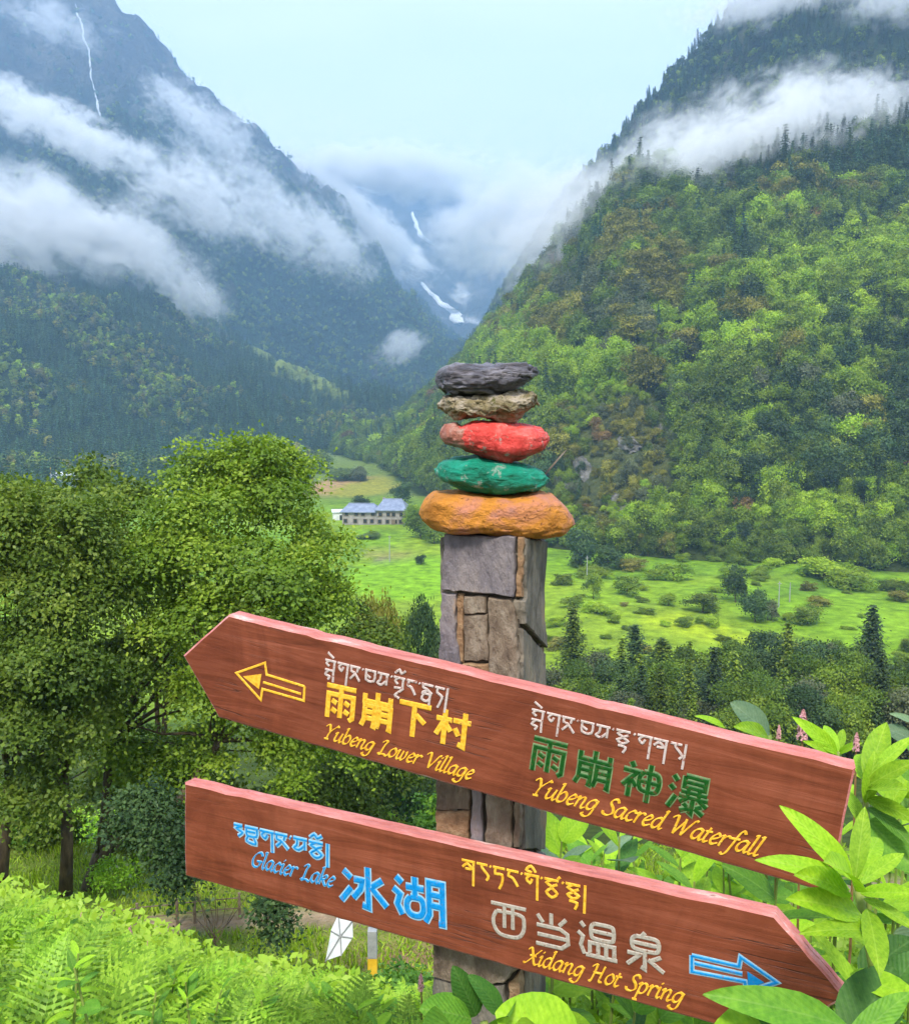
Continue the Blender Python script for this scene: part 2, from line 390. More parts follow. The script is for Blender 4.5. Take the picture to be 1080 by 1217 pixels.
# the terrace by the path: short grass, a dirt track
ter = np.clip((YY - 12) / 2, 0, 1) * np.clip((34 - YY) / 6, 0, 1)
col = blend(col, ter, (.14, .21, .035)); col = blend(col, ter * np.clip(n1 * 2 + .2 * fbm(XX / .6, YY / .6, 3), 0, 1) * .6, (.22, .22, .06))
trk = np.exp(-((YY - 19.1 - .12 * (XX + 5) + .3 * fbm(XX / 2, YY * 0, 2)) / .55) ** 2 * 1.3)
col = blend(col, trk * 1.1, (.27, .21, .15))
col = blend(col, np.exp(-(((XX + .6) / 1.6) ** 2 + ((YY - 17.4) / .8) ** 2)) * 1.3, (.24, .16, .10))
col = blend(col, np.clip((13 - YY) / 2, 0, 1), (.05, .075, .018))
me = mesh_np('ground', np.stack([XX, YY, ZZ], -1).reshape(-1, 3), grid_faces(*XX.shape), 4, True, {'ground': ('POINT', col.reshape(-1, 3))}, [M['soil']])
tag(link('ground', me), kind='structure')

# ------------------------------------------------------------ mountains: foot line and crest line by bearing
def table(pts):
    a = np.array(sorted((ue(px, py)[0], ue(px, py)[1]) for px, py in pts)); return a
def mountain(name, crest, cy, foot, matn, amp, fr, nu, nv, u0, u1, colf, pw=1.0, back=1.25, kindn=4, seed=0., rr=(3., 2.)):
    ct = table(crest); us = np.linspace(u0, u1, nu); ts = np.concatenate([np.linspace(0, 1, nv), np.linspace(1, 1.5, 14)[1:]])
    U, T = np.meshgrid(us, ts, indexing='xy')
    e = np.interp(us, ct[:, 0], ct[:, 1]); cyt = np.array(sorted((ue(p, 400)[0], y) for p, y in cy)); y1 = np.interp(us, cyt[:, 0], cyt[:, 1])
    ft = np.array(sorted((ue(p, 400)[0], y, z) for p, y, z in foot)); y0 = np.interp(us, ft[:, 0], ft[:, 1]); z0 = np.interp(us, ft[:, 0], ft[:, 2])
    z1 = CAMZ + e * y1
    Yb = y0 + (y1 - y0) * T
    Tc = np.clip(T, 0, 1)
    Z = z0 + (z1 - z0) * Tc ** pw
    dn = np.clip(T - 1, 0, 1); Z = Z - dn * (z1 - z0 + 50) * back
    X = U * Yb
    sh = np.clip(4 * Tc * (1 - Tc), 0, 1) ** .7
    rn = ridged(X / fr * 1.0 + seed, Yb / (fr * rr[0]) + seed, 5) - .55
    Z = Z + amp * sh * rn + amp * .35 * sh * fbm(X / (fr * .35), Yb / (fr * .35), 4) + amp * .10 * np.clip(T * 3, 0, 1) * fbm(X / (fr * .12), Yb / (fr * .12), 3)
    PXm, PYm = pix(X, Yb, Z)
    cl = colf(X, Yb, Z, PXm, PYm, T)
    me = mesh_np(name, np.stack([X, Yb, Z], -1).reshape(-1, 3), grid_faces(*X.shape), 4, True, {'ground': ('POINT', cl.reshape(-1, 3))}, [M[matn]])
    tag(link(name, me), kind='structure')
    return dict(X=X, Y=Yb, Z=Z, T=T, me=me, bv=BVHTree.FromPolygons([v.co for v in me.vertices], [p.vertices for p in me.polygons]))
def scatter(mt, n, tmax=1.02, tmin=0.0):
    X, Y, Z, T = mt['X'], mt['Y'], mt['Z'], mt['T']
    k = (T[:-1, 0] < tmax) & (T[:-1, 0] >= tmin)
    P = np.stack([X, Y, Z], -1)
    a = P[:-1, :-1]; b = P[:-1, 1:]; c = P[1:, :-1]; d = P[1:, 1:]
    ar = np.linalg.norm(np.cross(b - a, c - a), axis=-1) * k[:, None]
    pr = ar.ravel() / ar.sum(); idx = RG.choice(len(pr), n, p=pr); i, j = np.unravel_index(idx, ar.shape)
    s, q = RG.random((2, n, 1))
    return (a[i, j] * (1 - s) + b[i, j] * s) * (1 - q) + (c[i, j] * (1 - s) + d[i, j] * s) * q

def yfoot(py, z=-40.): return (CAMZ - z) / -ue(540, py)[1]
R1_crest = [(1700, 20), (1300, 90), (1080, 165), (980, 185), (880, 205), (820, 235), (790, 225), (755, 218), (700, 265), (650, 325), (600, 385), (560, 428), (530, 455), (500, 485), (470, 512), (440, 528), (400, 537)]
def colR1(X, Y, Z, PX, PY, T):
    c = np.zeros(X.shape + (3,)) + np.array((.045, .065, .016))
    c = blend(c, np.clip(fbm(X / 30, Y / 30, 3) * 2.5, 0, 1), (.10, .15, .02))
    for q in [(740, 545, 90, 85, -35), (1035, 480, 30, 40, 0), (690, 610, 40, 40, 0), (850, 470, 30, 25, 0), (790,430,60,30,-30)]:
        c = blend(c, patch(PX, PY, *q, 1.5) * .8, (.085, .10, .04))
    return c
MR1 = mountain('wooded_hillside', R1_crest, [(1700, 430), (1300, 440), (1080, 465), (900, 480), (755, 490), (650, 570), (600, 640), (560, 720), (530, 790), (500, 840), (400, 900)],
    [(1700, 205, -40), (1300, 215, -40), (1080, 222, -40), (850, 240, -40), (700, 255, -40), (650, 262, -40), (560, 330, -40), (520, 400, -40), (480, 520, -40), (440, 680, -42), (400, 780, -42)],
    'slope', 26, 60, 260, 150, -.13, .75, colR1, .93)
R2_crest = [(1700, -420), (1300, -260), (1080, -130), (940, -45), (870, 12), (830, 55), (795, 92), (765, 128), (735, 165), (700, 205), (650, 262), (610, 325), (575, 385), (545, 425), (515, 452), (480, 485), (440, 510), (400, 520)]
def colR2(X, Y, Z, PX, PY, T):
    c = np.zeros(X.shape + (3,)) + np.array((.03, .05, .02))
    return blend(c, np.clip(fbm(X / 60, Y / 60, 3) * 2, 0, 1) * .6, (.08, .08, .05))
MR2 = mountain('wooded_mountain', R2_crest, [(1700, 820), (1080, 840), (870, 900), (760, 980), (650, 1200), (545, 1500), (400, 1700)],
    [(1700, 430, -45), (900, 480, -45), (650, 640, -45), (560, 760, -45), (500, 900, -45), (400, 1000, -45)], 'slope', 60, 110, 220, 150, -.13, .8, colR2, .9)
L1_crest = [(-900, 60), (-400, 180), (-200, 230), (0, 292), (100, 322), (200, 368), (250, 402), (300, 412), (340, 432), (400, 462), (450, 484), (500, 500), (570, 508)]
def colL1(X, Y, Z, PX, PY, T):
    c = np.zeros(X.shape + (3,)) + np.array((.03, .055, .02))
    c = blend(c, patch(PX, PY, 345, 437, 75, 17, 27, 1), (.17, .22, .045))
    return c
ML1 = mountain('wooded_foothill', L1_crest, [(-900, 1250), (0, 1280), (200, 1300), (400, 1350), (570, 1500)],
    [(-900, 500, -42), (-400, 560, -42), (0, 600, -42), (200, 690, -42), (400, 850, -42), (570, 1000, -42)], 'slope', 85, 150, 240, 130, -1.25, .03, colL1, 1.0)
L2_crest = [(-900, -600), (-400, -280), (-200, -140), (0, -30), (90, -20), (135, -2), (160, 22), (180, 36), (205, 70), (225, 92), (240, 108), (262, 128), (300, 152), (325, 172), (345, 190), (375, 214), (400, 250), (430, 292), (455, 315), (480, 342), (505, 362), (530, 392), (560, 425), (620, 470)]
def colL2(X, Y, Z, PX, PY, T):
    c = np.zeros(X.shape + (3,)) + np.array((.03, .065, .045))
    hi = np.clip((Z - 480 + 160 * fbm(X / 200, Y / 200, 4)) / 160, 0, 1)
    c = blend(c, hi, (.085, .078, .07))
    rk = np.clip((fbm(X / 60, Z / 90, 4) - .12) * 5, 0, 1)
    c = blend(c, rk * .6, (.15, .14, .13))
    c = blend(c, np.clip((Z - 850 + 160 * fbm(X / 200, Y / 200, 4)) / 200, 0, 1) * .6, (.13, .11, .075))
    c = blend(c, patch(PX, PY, 255, 385, 14, 45, -25, 1), (.2, .22, .12))
    return c
ML2 = mountain('mountain', L2_crest, [(-900, 2200), (0, 2350), (200, 2300), (400, 2500), (530, 2900), (620, 3100)],
    [(-900, 1260, 60), (0, 1300, 120), (200, 1330, 60), (330, 1380, -30), (500, 1500, -45), (620, 1650, -45)], 'rocky', 340, 330, 300, 200, -1.25, .09, colL2, 1.05, seed=2.3)
C_crest = [(200, 240), (330, 205), (380, 196), (430, 200), (470, 214), (520, 222), (560, 236), (620, 250), (700, 200), (800, 180)]
def colC(X, Y, Z, PX, PY, T):
    c = np.zeros(X.shape + (3,)) + np.array((.10, .10, .105))
    sn = np.clip((ridged(X / 260, Z / 200 + X / 500, 4) - .80) * 9, 0, 1)
    return blend(c, sn, (.8, .83, .88))
MC = mountain('far_mountain', C_crest, [(200, 4300), (800, 4500)], [(200, 2700, 0), (430, 2800, 0), (540, 3200, 60), (620, 2800, 0), (800, 2700, 0)], 'peak', 380, 700, 180, 120, -.36, .28, colC, 1.2, seed=5.1)

def ray_hit(mt, px, py):
    u, e = ue(px, py); d = Vector((u, 1, e)).normalized()
    h = mt['bv'].ray_cast(Vector((0, 0, CAMZ)), d); return (h[0], h[1]) if h[0] is not None else (None, None)
def ribbon(name, mt, pts, wd, m, lift, label, cat, dip=0.5):
    V = []
    P = []
    for a, b in zip(pts[:-1], pts[1:]):
        n = max(2, int(math.hypot(a[0] - b[0], a[1] - b[1]) / 3))
        P += [(a[0] + (b[0] - a[0]) * k / n, a[1] + (b[1] - a[1]) * k / n, a[2] + (b[2] - a[2]) * k / n) for k in range(n)]
    for k, (px, py, ww) in enumerate(P):
        h, nr = ray_hit(mt, px + random.uniform(-.6, .6), py)
        if h is None: continue
        ww = ww * random.uniform(.3, 1.0) * (.7 if m is M['water'] else 1)
        s = h.y / F
        nl = nr * lift if nr.dot(h) < 0 else -nr * lift
        h = h + nl
        V.append([h + Vector((-ww * s / 2, 0, 0)) - nl * 2, h + Vector((-ww * s * .3, 0, 0)), h + Vector((ww * s * .3, 0, 0)), h + Vector((ww * s / 2, 0, 0)) - nl * 2])
    mb = MB(); n = len(V)
    mb.add([p for r in V for p in r], [(4 * i + j, 4 * i + j + 1, 4 * i + j + 5, 4 * i + j + 4) for i in range(n - 1) for j in range(3)])
    return tag(mb.build(name, m, None, True), label, cat)
ribbon('waterfall', ML2, [(90, 6, 2.5), (97, 30, 4), (100, 48, 5), (105, 60, 2.5), (107, 80, 3), (110, 100, 3), (116, 120, 3), (121, 140, 2.5), (124, 150, 2)], 3, M['water'], 5, 'thin white waterfall streaking down the top of the left mountain', 'waterfall')
ribbon('mountain_stream', ML2, [(234, 335, 2), (246, 352, 3), (252, 365, 3), (258, 380, 3.5), (262, 394, 3)], 3, M['water'], 4, 'pale stream in the ravine above the grassy fan', 'stream')
for pts, lab in (([(418, 222, 3), (428, 224, 8), (438, 227, 9), (446, 229, 3)], 'small snow patch high on the hazy far mountain, topmost one'),
                 ([(489, 254, 3), (492, 262, 6), (496, 272, 7), (499, 281, 8), (508, 288, 4), (518, 292, 2)], 'hooked snow gully in the middle of the far mountain'),
                 ([(501, 338, 4), (510, 349, 6), (519, 357, 10), (528, 366, 22), (538, 374, 34), (548, 381, 30), (552, 388, 20)], 'largest white snowfield at the head of the valley floor')):
    ribbon('snow_patch', MC, pts, 1, M['snow'], 12, lab, 'snow')

# ------------------------------------------------------------ leaf clouds, trees
def leaf_quads(P, Nn, size, droop=0.0, asp=1.5):
    """rhombic leaves at P facing Nn"""
    n = len(P)
    Nn = Nn / np.maximum(np.linalg.norm(Nn, axis=1, keepdims=True), 1e-6)
    r = RG.normal(size=(n, 3)); r[:, 2] -= droop
    a = r - Nn * (r * Nn).sum(1, keepdims=True); a /= np.maximum(np.linalg.norm(a, axis=1, keepdims=True), 1e-6)
    b = np.cross(Nn, a); s = size[:, None]
    V = np.stack([P - a * s * .5, P + b * s * .5 / asp - a * s * .05, P + a * s * .5, P - b * s * .5 / asp - a * s * .05], 1).reshape(-1, 3)
    return V
def crown_np(lumps, n, size, flat=.75, spray=1, droop=.6, up=.5, jit=.38):
    """lumps: (x,y,z,r) ; leaves on their shells, thinner inside"""
    L_ = np.array(lumps); wgt = L_[:, 3] ** 2; k = RG.choice(len(L_), n // spray, p=wgt / wgt.sum())
    d = RG.normal(size=(len(k), 3)); d[:, 2] = np.abs(d[:, 2]) * RG.choice([1, 1, 1, -.6], len(k)); d /= np.linalg.norm(d, axis=1, keepdims=True)
    rr = L_[k, 3] * (1 - RG.random(len(k)) ** 2.2 * .55)
    P = L_[k, :3] + d * rr[:, None] * np.array([1, 1, flat])
    # drop what lies deep inside another lump
    keep = np.ones(len(P), bool)
    for l in L_[:60]:
        q = (P - l[:3]) / np.array([1, 1, flat]); keep &= (np.linalg.norm(q, axis=1) > l[3] * .55)
    P, d, k = P[keep], d[keep], k[keep]
    lt = np.random.default_rng(len(L_)).random(len(L_))[k]
    if spray > 1:
        m_ = len(P); nb = d * (1 - up) + np.array([0, 0, up]) + RG.normal(size=(m_, 3)) * jit; nb /= np.linalg.norm(nb, axis=1, keepdims=True)
        t1 = np.cross(nb, RG.normal(size=(m_, 3))); t1 /= np.linalg.norm(t1, axis=1, keepdims=True); t2 = np.cross(nb, t1)
        ln = size * (1.6 + 2.2 * RG.random((m_, 1, 1))) * (spray / 6) ** .5; q_ = RG.normal(size=(m_, spray, 2)) * [.75, .4]
        off = (t1[:, None] * q_[..., :1] + t2[:, None] * q_[..., 1:]) * ln; off[..., 2] -= droop * (q_ ** 2).sum(-1) * ln[..., 0] * .22
        P = (P[:, None] + off + nb[:, None] * RG.normal(size=(m_, spray, 1)) * size * .2).reshape(-1, 3)
        Nn = np.repeat(nb, spray, 0) + RG.normal(size=P.shape) * .2; tb = np.repeat(RG.random(m_) * .45 + lt * .55, spray)
    else:
        tb = lt; Nn = d * (1 - up) + np.array([0, 0, up]) + RG.normal(size=P.shape) * jit
    s = size * (.6 + .8 * RG.random(len(P)))
    V = leaf_quads(P, Nn, s, droop)
    tint = np.clip(.86 * tb + .2 * RG.random(len(P)) - .02, 0, 1)
    return V, tint
def leaves_mesh(name, V, tint, m):
    nq = len(V) // 4
    return mesh_np(name, V, np.arange(nq * 4).reshape(-1, 4), 4, False, {'tint': ('FACE', tint)}, [m])
def merge(parts):
    """parts: (V, faces4, tint, matindex)"""
    return
def lumps_for(h, r, n, base=.3, seed=0):
    rs = random.Random(seed); L_ = [(0, 0, h * .62, r * .62)]
    for i in range(n):
        a = rs.uniform(0, 6.28); z = rs.uniform(base, .93); rad = r * math.sqrt(max(0, 1 - ((z - .55) / .5) ** 2)) * rs.uniform(.35, .85)
        L_.append((math.cos(a) * rad, math.sin(a) * rad, h * z, r * rs.uniform(.22, .42)))
    return L_
def trunk_strip(h, r, seed):
    mb = MB(); rs = random.Random(seed)
    mb.tube([(0, 0, -1), (rs.uniform(-.1, .1), 0, h * .35), (rs.uniform(-.3, .3), rs.uniform(-.3, .3), h * .75)], [r, r * .75, r * .25], 5)
    for k in range(3):
        a = rs.uniform(0, 6.28); z = h * rs.uniform(.3, .5)
        mb.tube([(0, 0, z), (math.cos(a) * h * .15, math.sin(a) * h * .15, z + h * .16), (math.cos(a) * h * .24, math.sin(a) * h * .24, z + h * .3)], [r * .5, r * .35, r * .12], 4)
    return mb
def combine(name, V, tint, lm, mb, bm_):
    nq = len(V) // 4; q = np.arange(nq * 4).reshape(-1, 4)
    tv = np.array(mb.v); tf = np.array([f for f in mb.f if len(f) == 4]) + nq * 4
    return mesh_np(name, np.r_[V, tv], np.r_[q, tf], 4, False, {'tint': ('FACE', np.r_[tint, np.full(len(tf), .5)])}, [lm, bm_], np.r_[np.zeros(nq), np.ones(len(tf))])
def conifer_np(h, r, seed, lv=15, br=9, dens=6, size=.5):
    rs = np.random.default_rng(seed); P = []; Nn = []; sz = []
    for k in range(lv):
        f = k / (lv - 1); z = h * (.12 + .86 * f); rad = r * (1 - f) ** .85 * rs.uniform(.8, 1.15) + .12
        nb = max(4, int(br * (1 - f * .5)))
        for b in range(nb):
            a = b * 6.283 / nb + rs.uniform(-.35, .35) + k; l = rad * rs.uniform(.7, 1.15)
            for q in range(dens):
                s = (q + rs.random()) / dens
                P.append((math.cos(a) * l * s + rs.normal() * .1 * r * s, math.sin(a) * l * s + rs.normal() * .1 * r * s, z - l * s * s * .42 + rs.normal() * .05)); Nn.append((math.cos(a) * .45, math.sin(a) * .45, .8)); sz.append(size * (1.1 - .4 * s))
    P = np.array(P); Nn = np.array(Nn) + rs.normal(size=P.shape) * .3
    return leaf_quads(P, Nn, np.array(sz), .2, 1.25), np.clip(rs.random(len(P)), 0, 1)

BKINDS = ['lime', 'mid', 'olive', 'dark', 'grey', 'rust']
broad_m = {}   # colour -> meshes ;  unit: 8 m tall
for ci, cn in enumerate(BKINDS):
    broad_m[cn] = []
    for v in range(2 if cn in ('grey', 'rust') else 3):
        sd_ = ci * 10 + v
        V, ti = crown_np(lumps_for(8, 3.3 + .4 * v, 12, .25, sd_), 4600, .44, .66, 5, .3, .25, .22)
        broad_m[cn].append(combine('broadleaf_tree', V, ti, LF[cn], trunk_strip(8, .22, sd_), M['bark']))
far_m = {}
for ci, cn in enumerate(['lime', 'mid', 'olive', 'dark', 'grey', 'blue']):
    far_m[cn] = []
    for v in range(2):
        V, ti = crown_np(lumps_for(8, 3.5, 8, .25, 70 + ci * 3 + v), 420, 1.0, .85, 1, .3, .5)
        far_m[cn].append(leaves_mesh('broadleaf_tree', V, ti, LF[cn]))
con_m = {}
for ci, cn in enumerate(['dark', 'blue', 'mid']):
    con_m[cn] = []
    for v in range(3):
        V, ti = conifer_np(12, 2.3 + .3 * v, 40 + ci * 5 + v, 20, 11, 7, .55)
        mb = MB().tube([(0, 0, -1), (0, 0, 6), (0, 0, 11.8)], [.2, .13, .03], 5)
        con_m[cn].append(combine('conifer', V, ti, LF[cn], mb, M['bark']))
farcon_m = {}
for ci, cn in enumerate(['dark', 'blue']):
    farcon_m[cn] = []
    for v in range(2):
        V, ti = conifer_np(12, 2.4, 90 + ci * 5 + v, 9, 6, 4, 1.1)
        farcon_m[cn].append(leaves_mesh('conifer', V, ti, LF[cn]))

def instancer(name, protos, P, idx, sc, rot):
    """one mass of far trees: points that carry a tree each (geometry nodes)"""
    coll = bpy.data.collections.new(name + '_kinds')
    for i, me in enumerate(protos):
        o = bpy.data.objects.new('%02d' % i, me); coll.objects.link(o)
    me = bpy.data.meshes.new(name); me.vertices.add(len(P)); me.vertices.foreach_set('co', np.asarray(P, np.float32).ravel())
    for k, ty, a in (('idx', 'INT', idx), ('sc', 'FLOAT_VECTOR', sc), ('rz', 'FLOAT_VECTOR', rot)):
        at = me.attributes.new(k, ty, 'POINT'); at.data.foreach_set('vector' if ty == 'FLOAT_VECTOR' else 'value', np.asarray(a, np.int32 if ty == 'INT' else np.float32).ravel())
    o = link(name, me)
    ng = bpy.data.node_groups.new(name, 'GeometryNodeTree')
    ng.interface.new_socket('Geometry', in_out='INPUT', socket_type='NodeSocketGeometry'); ng.interface.new_socket('Geometry', in_out='OUTPUT', socket_type='NodeSocketGeometry')
    gi = ng.nodes.new('NodeGroupInput'); go = ng.nodes.new('NodeGroupOutput')
    ci = ng.nodes.new('GeometryNodeCollectionInfo'); ci.inputs['Collection'].default_value = coll
    ci.inputs['Separate Children'].default_value = True; ci.inputs['Reset Children'].default_value = True
    ip = ng.nodes.new('GeometryNodeInstanceOnPoints'); ip.inputs['Pick Instance'].default_value = True
    def at(n, ty):
        a = ng.nodes.new('GeometryNodeInputNamedAttribute'); a.data_type = ty; a.inputs['Name'].default_value = n
        return [s for s in a.outputs if s.enabled][0]
    l = ng.links.new
    l(gi.outputs[0], ip.inputs['Points']); l(ci.outputs[0], ip.inputs['Instance']); l(at('idx', 'INT'), ip.inputs['Instance Index'])
    l(at('rz', 'FLOAT_VECTOR'), ip.inputs['Rotation']); l(at('sc', 'FLOAT_VECTOR'), ip.inputs['Scale']); l(ip.outputs[0], go.inputs[0])
    md = o.modifiers.new('scatter', 'NODES'); md.node_group = ng
    return tag(o, kind='stuff')

def in_view(P, mg=60):
    px, py = pix(P[:, 0], P[:, 1], P[:, 2]); return (px > -mg) & (px < 1080 + mg) & (py < 1300)
def bell(px, py, cx, cy, rx, ry): return np.exp(-((px - cx) / rx) ** 2 - ((py - cy) / ry) ** 2)

# --- right slope
P = np.r_[scatter(MR1, 10500, 1.0), scatter(MR1, 900, .22), scatter(MR1, 500, .07)]
px, py = pix(P[:, 0], P[:, 1], P[:, 2]); d = P[:, 1]
n_a = fbm(P[:, 0] / 22, P[:, 1] / 22, 3); n_b = fbm(P[:, 0] / 40 + 20, P[:, 1] / 40 + 7, 3); rnd = RG.random(len(P))
cliff = np.maximum.reduce([bell(px, py, 735, 545, 75, 75), bell(px, py, 690, 610, 40, 35), bell(px, py, 770, 430, 45, 25) * .6])
keep = (rnd > cliff * .38) & (px > -200) & (px < 1500)
P, px, py, d, n_a, n_b, cliff = [a[keep] for a in (P, px, py, d, n_a, n_b, cliff)]
rnd = RG.random((4, len(P)))
kind = np.full(len(P), 1)
lime = bell(px, py, 700, 470, 50, 40) + bell(px, py, 1000, 330, 110, 50) * .8 + bell(px, py, 620, 420, 60, 50) * .6 + bell(px, py, 850, 400, 90, 35) * .55 + bell(px, py, 900, 280, 50, 25) * .6 + bell(px, py, 1010, 470, 45, 40) * .5 + bell(px, py, 900, 620, 300, 30) * .5 + bell(px, py, 790, 480, 30, 30) * .4
oli = bell(px, py, 740, 300, 90, 60) * .42 + bell(px, py, 800, 370, 120, 60) * .35 + bell(px, py, 620, 400, 70, 30) * .7 + cliff * .6 + bell(px, py, 950, 240, 80, 30) * .6
drk = bell(px, py, 900, 190, 200, 45) * 1.1 + bell(px, py, 680, 270, 50, 40) * .8 + bell(px, py, 930, 560, 150, 90) * .45 + bell(px, py, 880, 330, 40, 40) * .6
gry = bell(px, py, 760, 400, 90, 60) * .5 + bell(px, py, 700, 340, 60, 40) * .5 + cliff * .5
sco = np.stack([lime + .25 + n_a * .5, .55 + n_b * .5, oli + .1 + fbm(P[:, 0] / 15 + 40, P[:, 1] / 15, 2) * .5, drk + .25 - n_a * .5, gry + .1 + fbm(P[:, 0] / 18 + 80, P[:, 1] / 18, 2) * .4, .02 + .5 * (rnd[0] < .02)], 1) + RG.normal(size=(len(P), 6)) * .16
kind = sco.argmax(1)
con = ((rnd[1] < .9) & (drk > .75) & (py < 300)) | ((kind == 3) & (rnd[1] < .45)) | (rnd[1] < .04)
size = (.72 + .95 * rnd[2] ** 1.5) * np.where(cliff > .3, .55, 1.0) * np.clip(.8 + (d - 240) / 700, .6, 1.15)
size *= np.where(py > 600, .8, 1)
near = np.argsort(d + np.where(in_view(P, 10), 0, 1e5))
b_ids = [i for i in near if not con[i]][:285]; c_ids = [i for i in near if con[i]][:190]
GB = 'broadleaf trees crowding the wooded hillside beyond the meadow'; GC = 'conifers among the trees on the wooded hillside'
desc = {'lime': 'lime green broadleaf tree', 'mid': 'mid green broadleaf tree', 'olive': 'olive green broadleaf tree', 'dark': 'dark green broadleaf tree', 'grey': 'greyish green broadleaf tree', 'rust': 'russet broadleaf tree'}
def place(name, me, p, s, label, cat, grp, szv=None):
    o = link(name, me); o.location = (p[0], p[1], p[2] - .3); o.rotation_euler = (random.uniform(-.06, .06), random.uniform(-.06, .06), random.uniform(0, 6.28))
    o.scale = szv or (s * random.uniform(.85, 1.2), s * random.uniform(.85, 1.2), s * random.uniform(.85, 1.2))
    return tag(o, label, cat, grp)
def slope_region(i):
    a, b = px[i], py[i]
    if cliff[i] > .35: return 'around the bare rock faces right of the cairn'
    if a < 640: return 'on the low slope left of the cairn'
    h = 'at the upper meadow edge' if b > 640 else 'low on the slope above the meadow' if b > 570 else 'halfway up the lower slope' if b > 480 else 'high on the lower slope'
    return h + (', left part' if a < 800 else ', middle part' if a < 950 else ', right part')
def size_word(s): return 'small ' if s < .75 else 'large ' if s > 1.15 else ''
for i in b_ids:
    cn = BKINDS[kind[i]]
    place('broadleaf_tree', random.choice(broad_m[cn]), P[i], size[i], size_word(size[i]) + desc[cn] + ' ' + slope_region(i), 'tree', desc[cn].replace(' tree', ' trees') + ' on the lower hillside')
for i in c_ids:
    place('conifer', random.choice(con_m['dark' if kind[i] != 1 else 'mid']), P[i], size[i] * .85, size_word(size[i]) + 'dark conifer ' + slope_region(i), 'tree', GC)
rest = np.ones(len(P), bool); rest[b_ids] = False; rest[c_ids] = False
protos = []; off = {}
for cn in BKINDS: off[cn] = len(protos); protos += broad_m[cn]
co = len(protos); protos += con_m['dark'] + con_m['blue']
ri = np.where(rest)[0]
idx = np.array([co + random.randrange(6) if con[i] else off[BKINDS[kind[i]]] + random.randrange(len(broad_m[BKINDS[kind[i]]])) for i in ri])
def rots(n): return np.c_[RG.normal(size=(n, 2)) * .05, RG.random(n) * 6.28]
def scs(s): return np.repeat(s[:, None], 3, 1) * RG.uniform(.85, 1.2, (len(s), 3))
instancer('hillside_forest', protos, P[ri] - [0, 0, .3], idx, scs(size[ri]), rots(len(ri)))
# --- right rear mountain: mostly conifers
P = scatter(MR2, 15000, 1.01, .1); P = P[in_view(P)]; r_ = RG.random((3, len(P)))
protos = con_m['dark'] + con_m['blue'] + far_m['mid'] + far_m['dark']
instancer('mountainside_forest', protos, P, np.where(r_[0] < .6, RG.integers(0, 6, len(P)), RG.integers(6, 10, len(P))), scs(.6 + .75 * r_[1]), rots(len(P)))
# --- left foothill
P = scatter(ML1, 36000, 1.02); px, py = pix(P[:, 0], P[:, 1], P[:, 2]); r_ = RG.random((3, len(P)))
fan = patch(px, py, 345, 437, 70, 13, 27)
k = in_view(P) & (r_[2] > fan * .97); P, px, py, r_ = P[k], px[k], py[k], r_[:, k]
protos = farcon_m['dark'] + farcon_m['blue'] + far_m['mid'] + far_m['dark'] + far_m['olive'] + far_m['grey'] + far_m['lime']
nv_ = 1500; yv = RG.uniform(420, 700, nv_); xv = RG.uniform(-.62, -.16, nv_) * yv; P = np.r_[P, np.stack([xv, yv, g(xv, yv)], 1)]
px, py = pix(P[:, 0], P[:, 1], P[:, 2]); r_ = RG.random((3, len(P)))
nz = fbm(P[:, 0] / 90, P[:, 1] / 90, 3)
cf = (nz + .25 * bell(px, py, 330, 460, 120, 40) + .35 * (r_[0] - .5) > .02)
lf = np.select([r_[1] < .3, r_[1] < .62, r_[1] < .78, r_[1] < .9], [4, 6, 8, 10], 12) + RG.integers(0, 2, len(P))
instancer('foothill_forest', protos, P, np.where(cf, RG.integers(0, 4, len(P)), lf), scs(.75 + .65 * r_[2]), rots(len(P)))
# --- left mountain, thinning out towards the rocks
P = scatter(ML2, 60000, 1.0); px, py = pix(P[:, 0], P[:, 1], P[:, 2]); r_ = RG.random((3, len(P)))
lim = np.clip((560 + 220 * fbm(P[:, 0] / 240 + 4, P[:, 1] / 240, 4) - P[:, 2]) / 180, 0, 1) + .12 * (P[:, 2] < 900)
k = in_view(P) & (r_[2] < lim); P, r_ = P[k], r_[:, k]
protos = farcon_m['blue'] + farcon_m['blue'] + far_m['blue'] + far_m['mid']
instancer('mountain_forest', protos, P, RG.integers(0, 8, len(P)), scs(.9 + .8 * r_[1]), rots(len(P)))

# ------------------------------------------------------------ valley: shrubs, trees and conifers of the meadows
def gz(x, y): return float(g(x, y))
def ground_at(px, py):
    """where the line of sight meets the ground sheet"""
    u, e = ue(px, py); lo = 3.0
    for k in range(4000):
        y = lo * 1.003
        if CAMZ + e * y <= gz(u * y, y): return Vector((u * y, y, gz(u * y, y)))
        lo = y
    return Vector((u * 900, 900, -41))
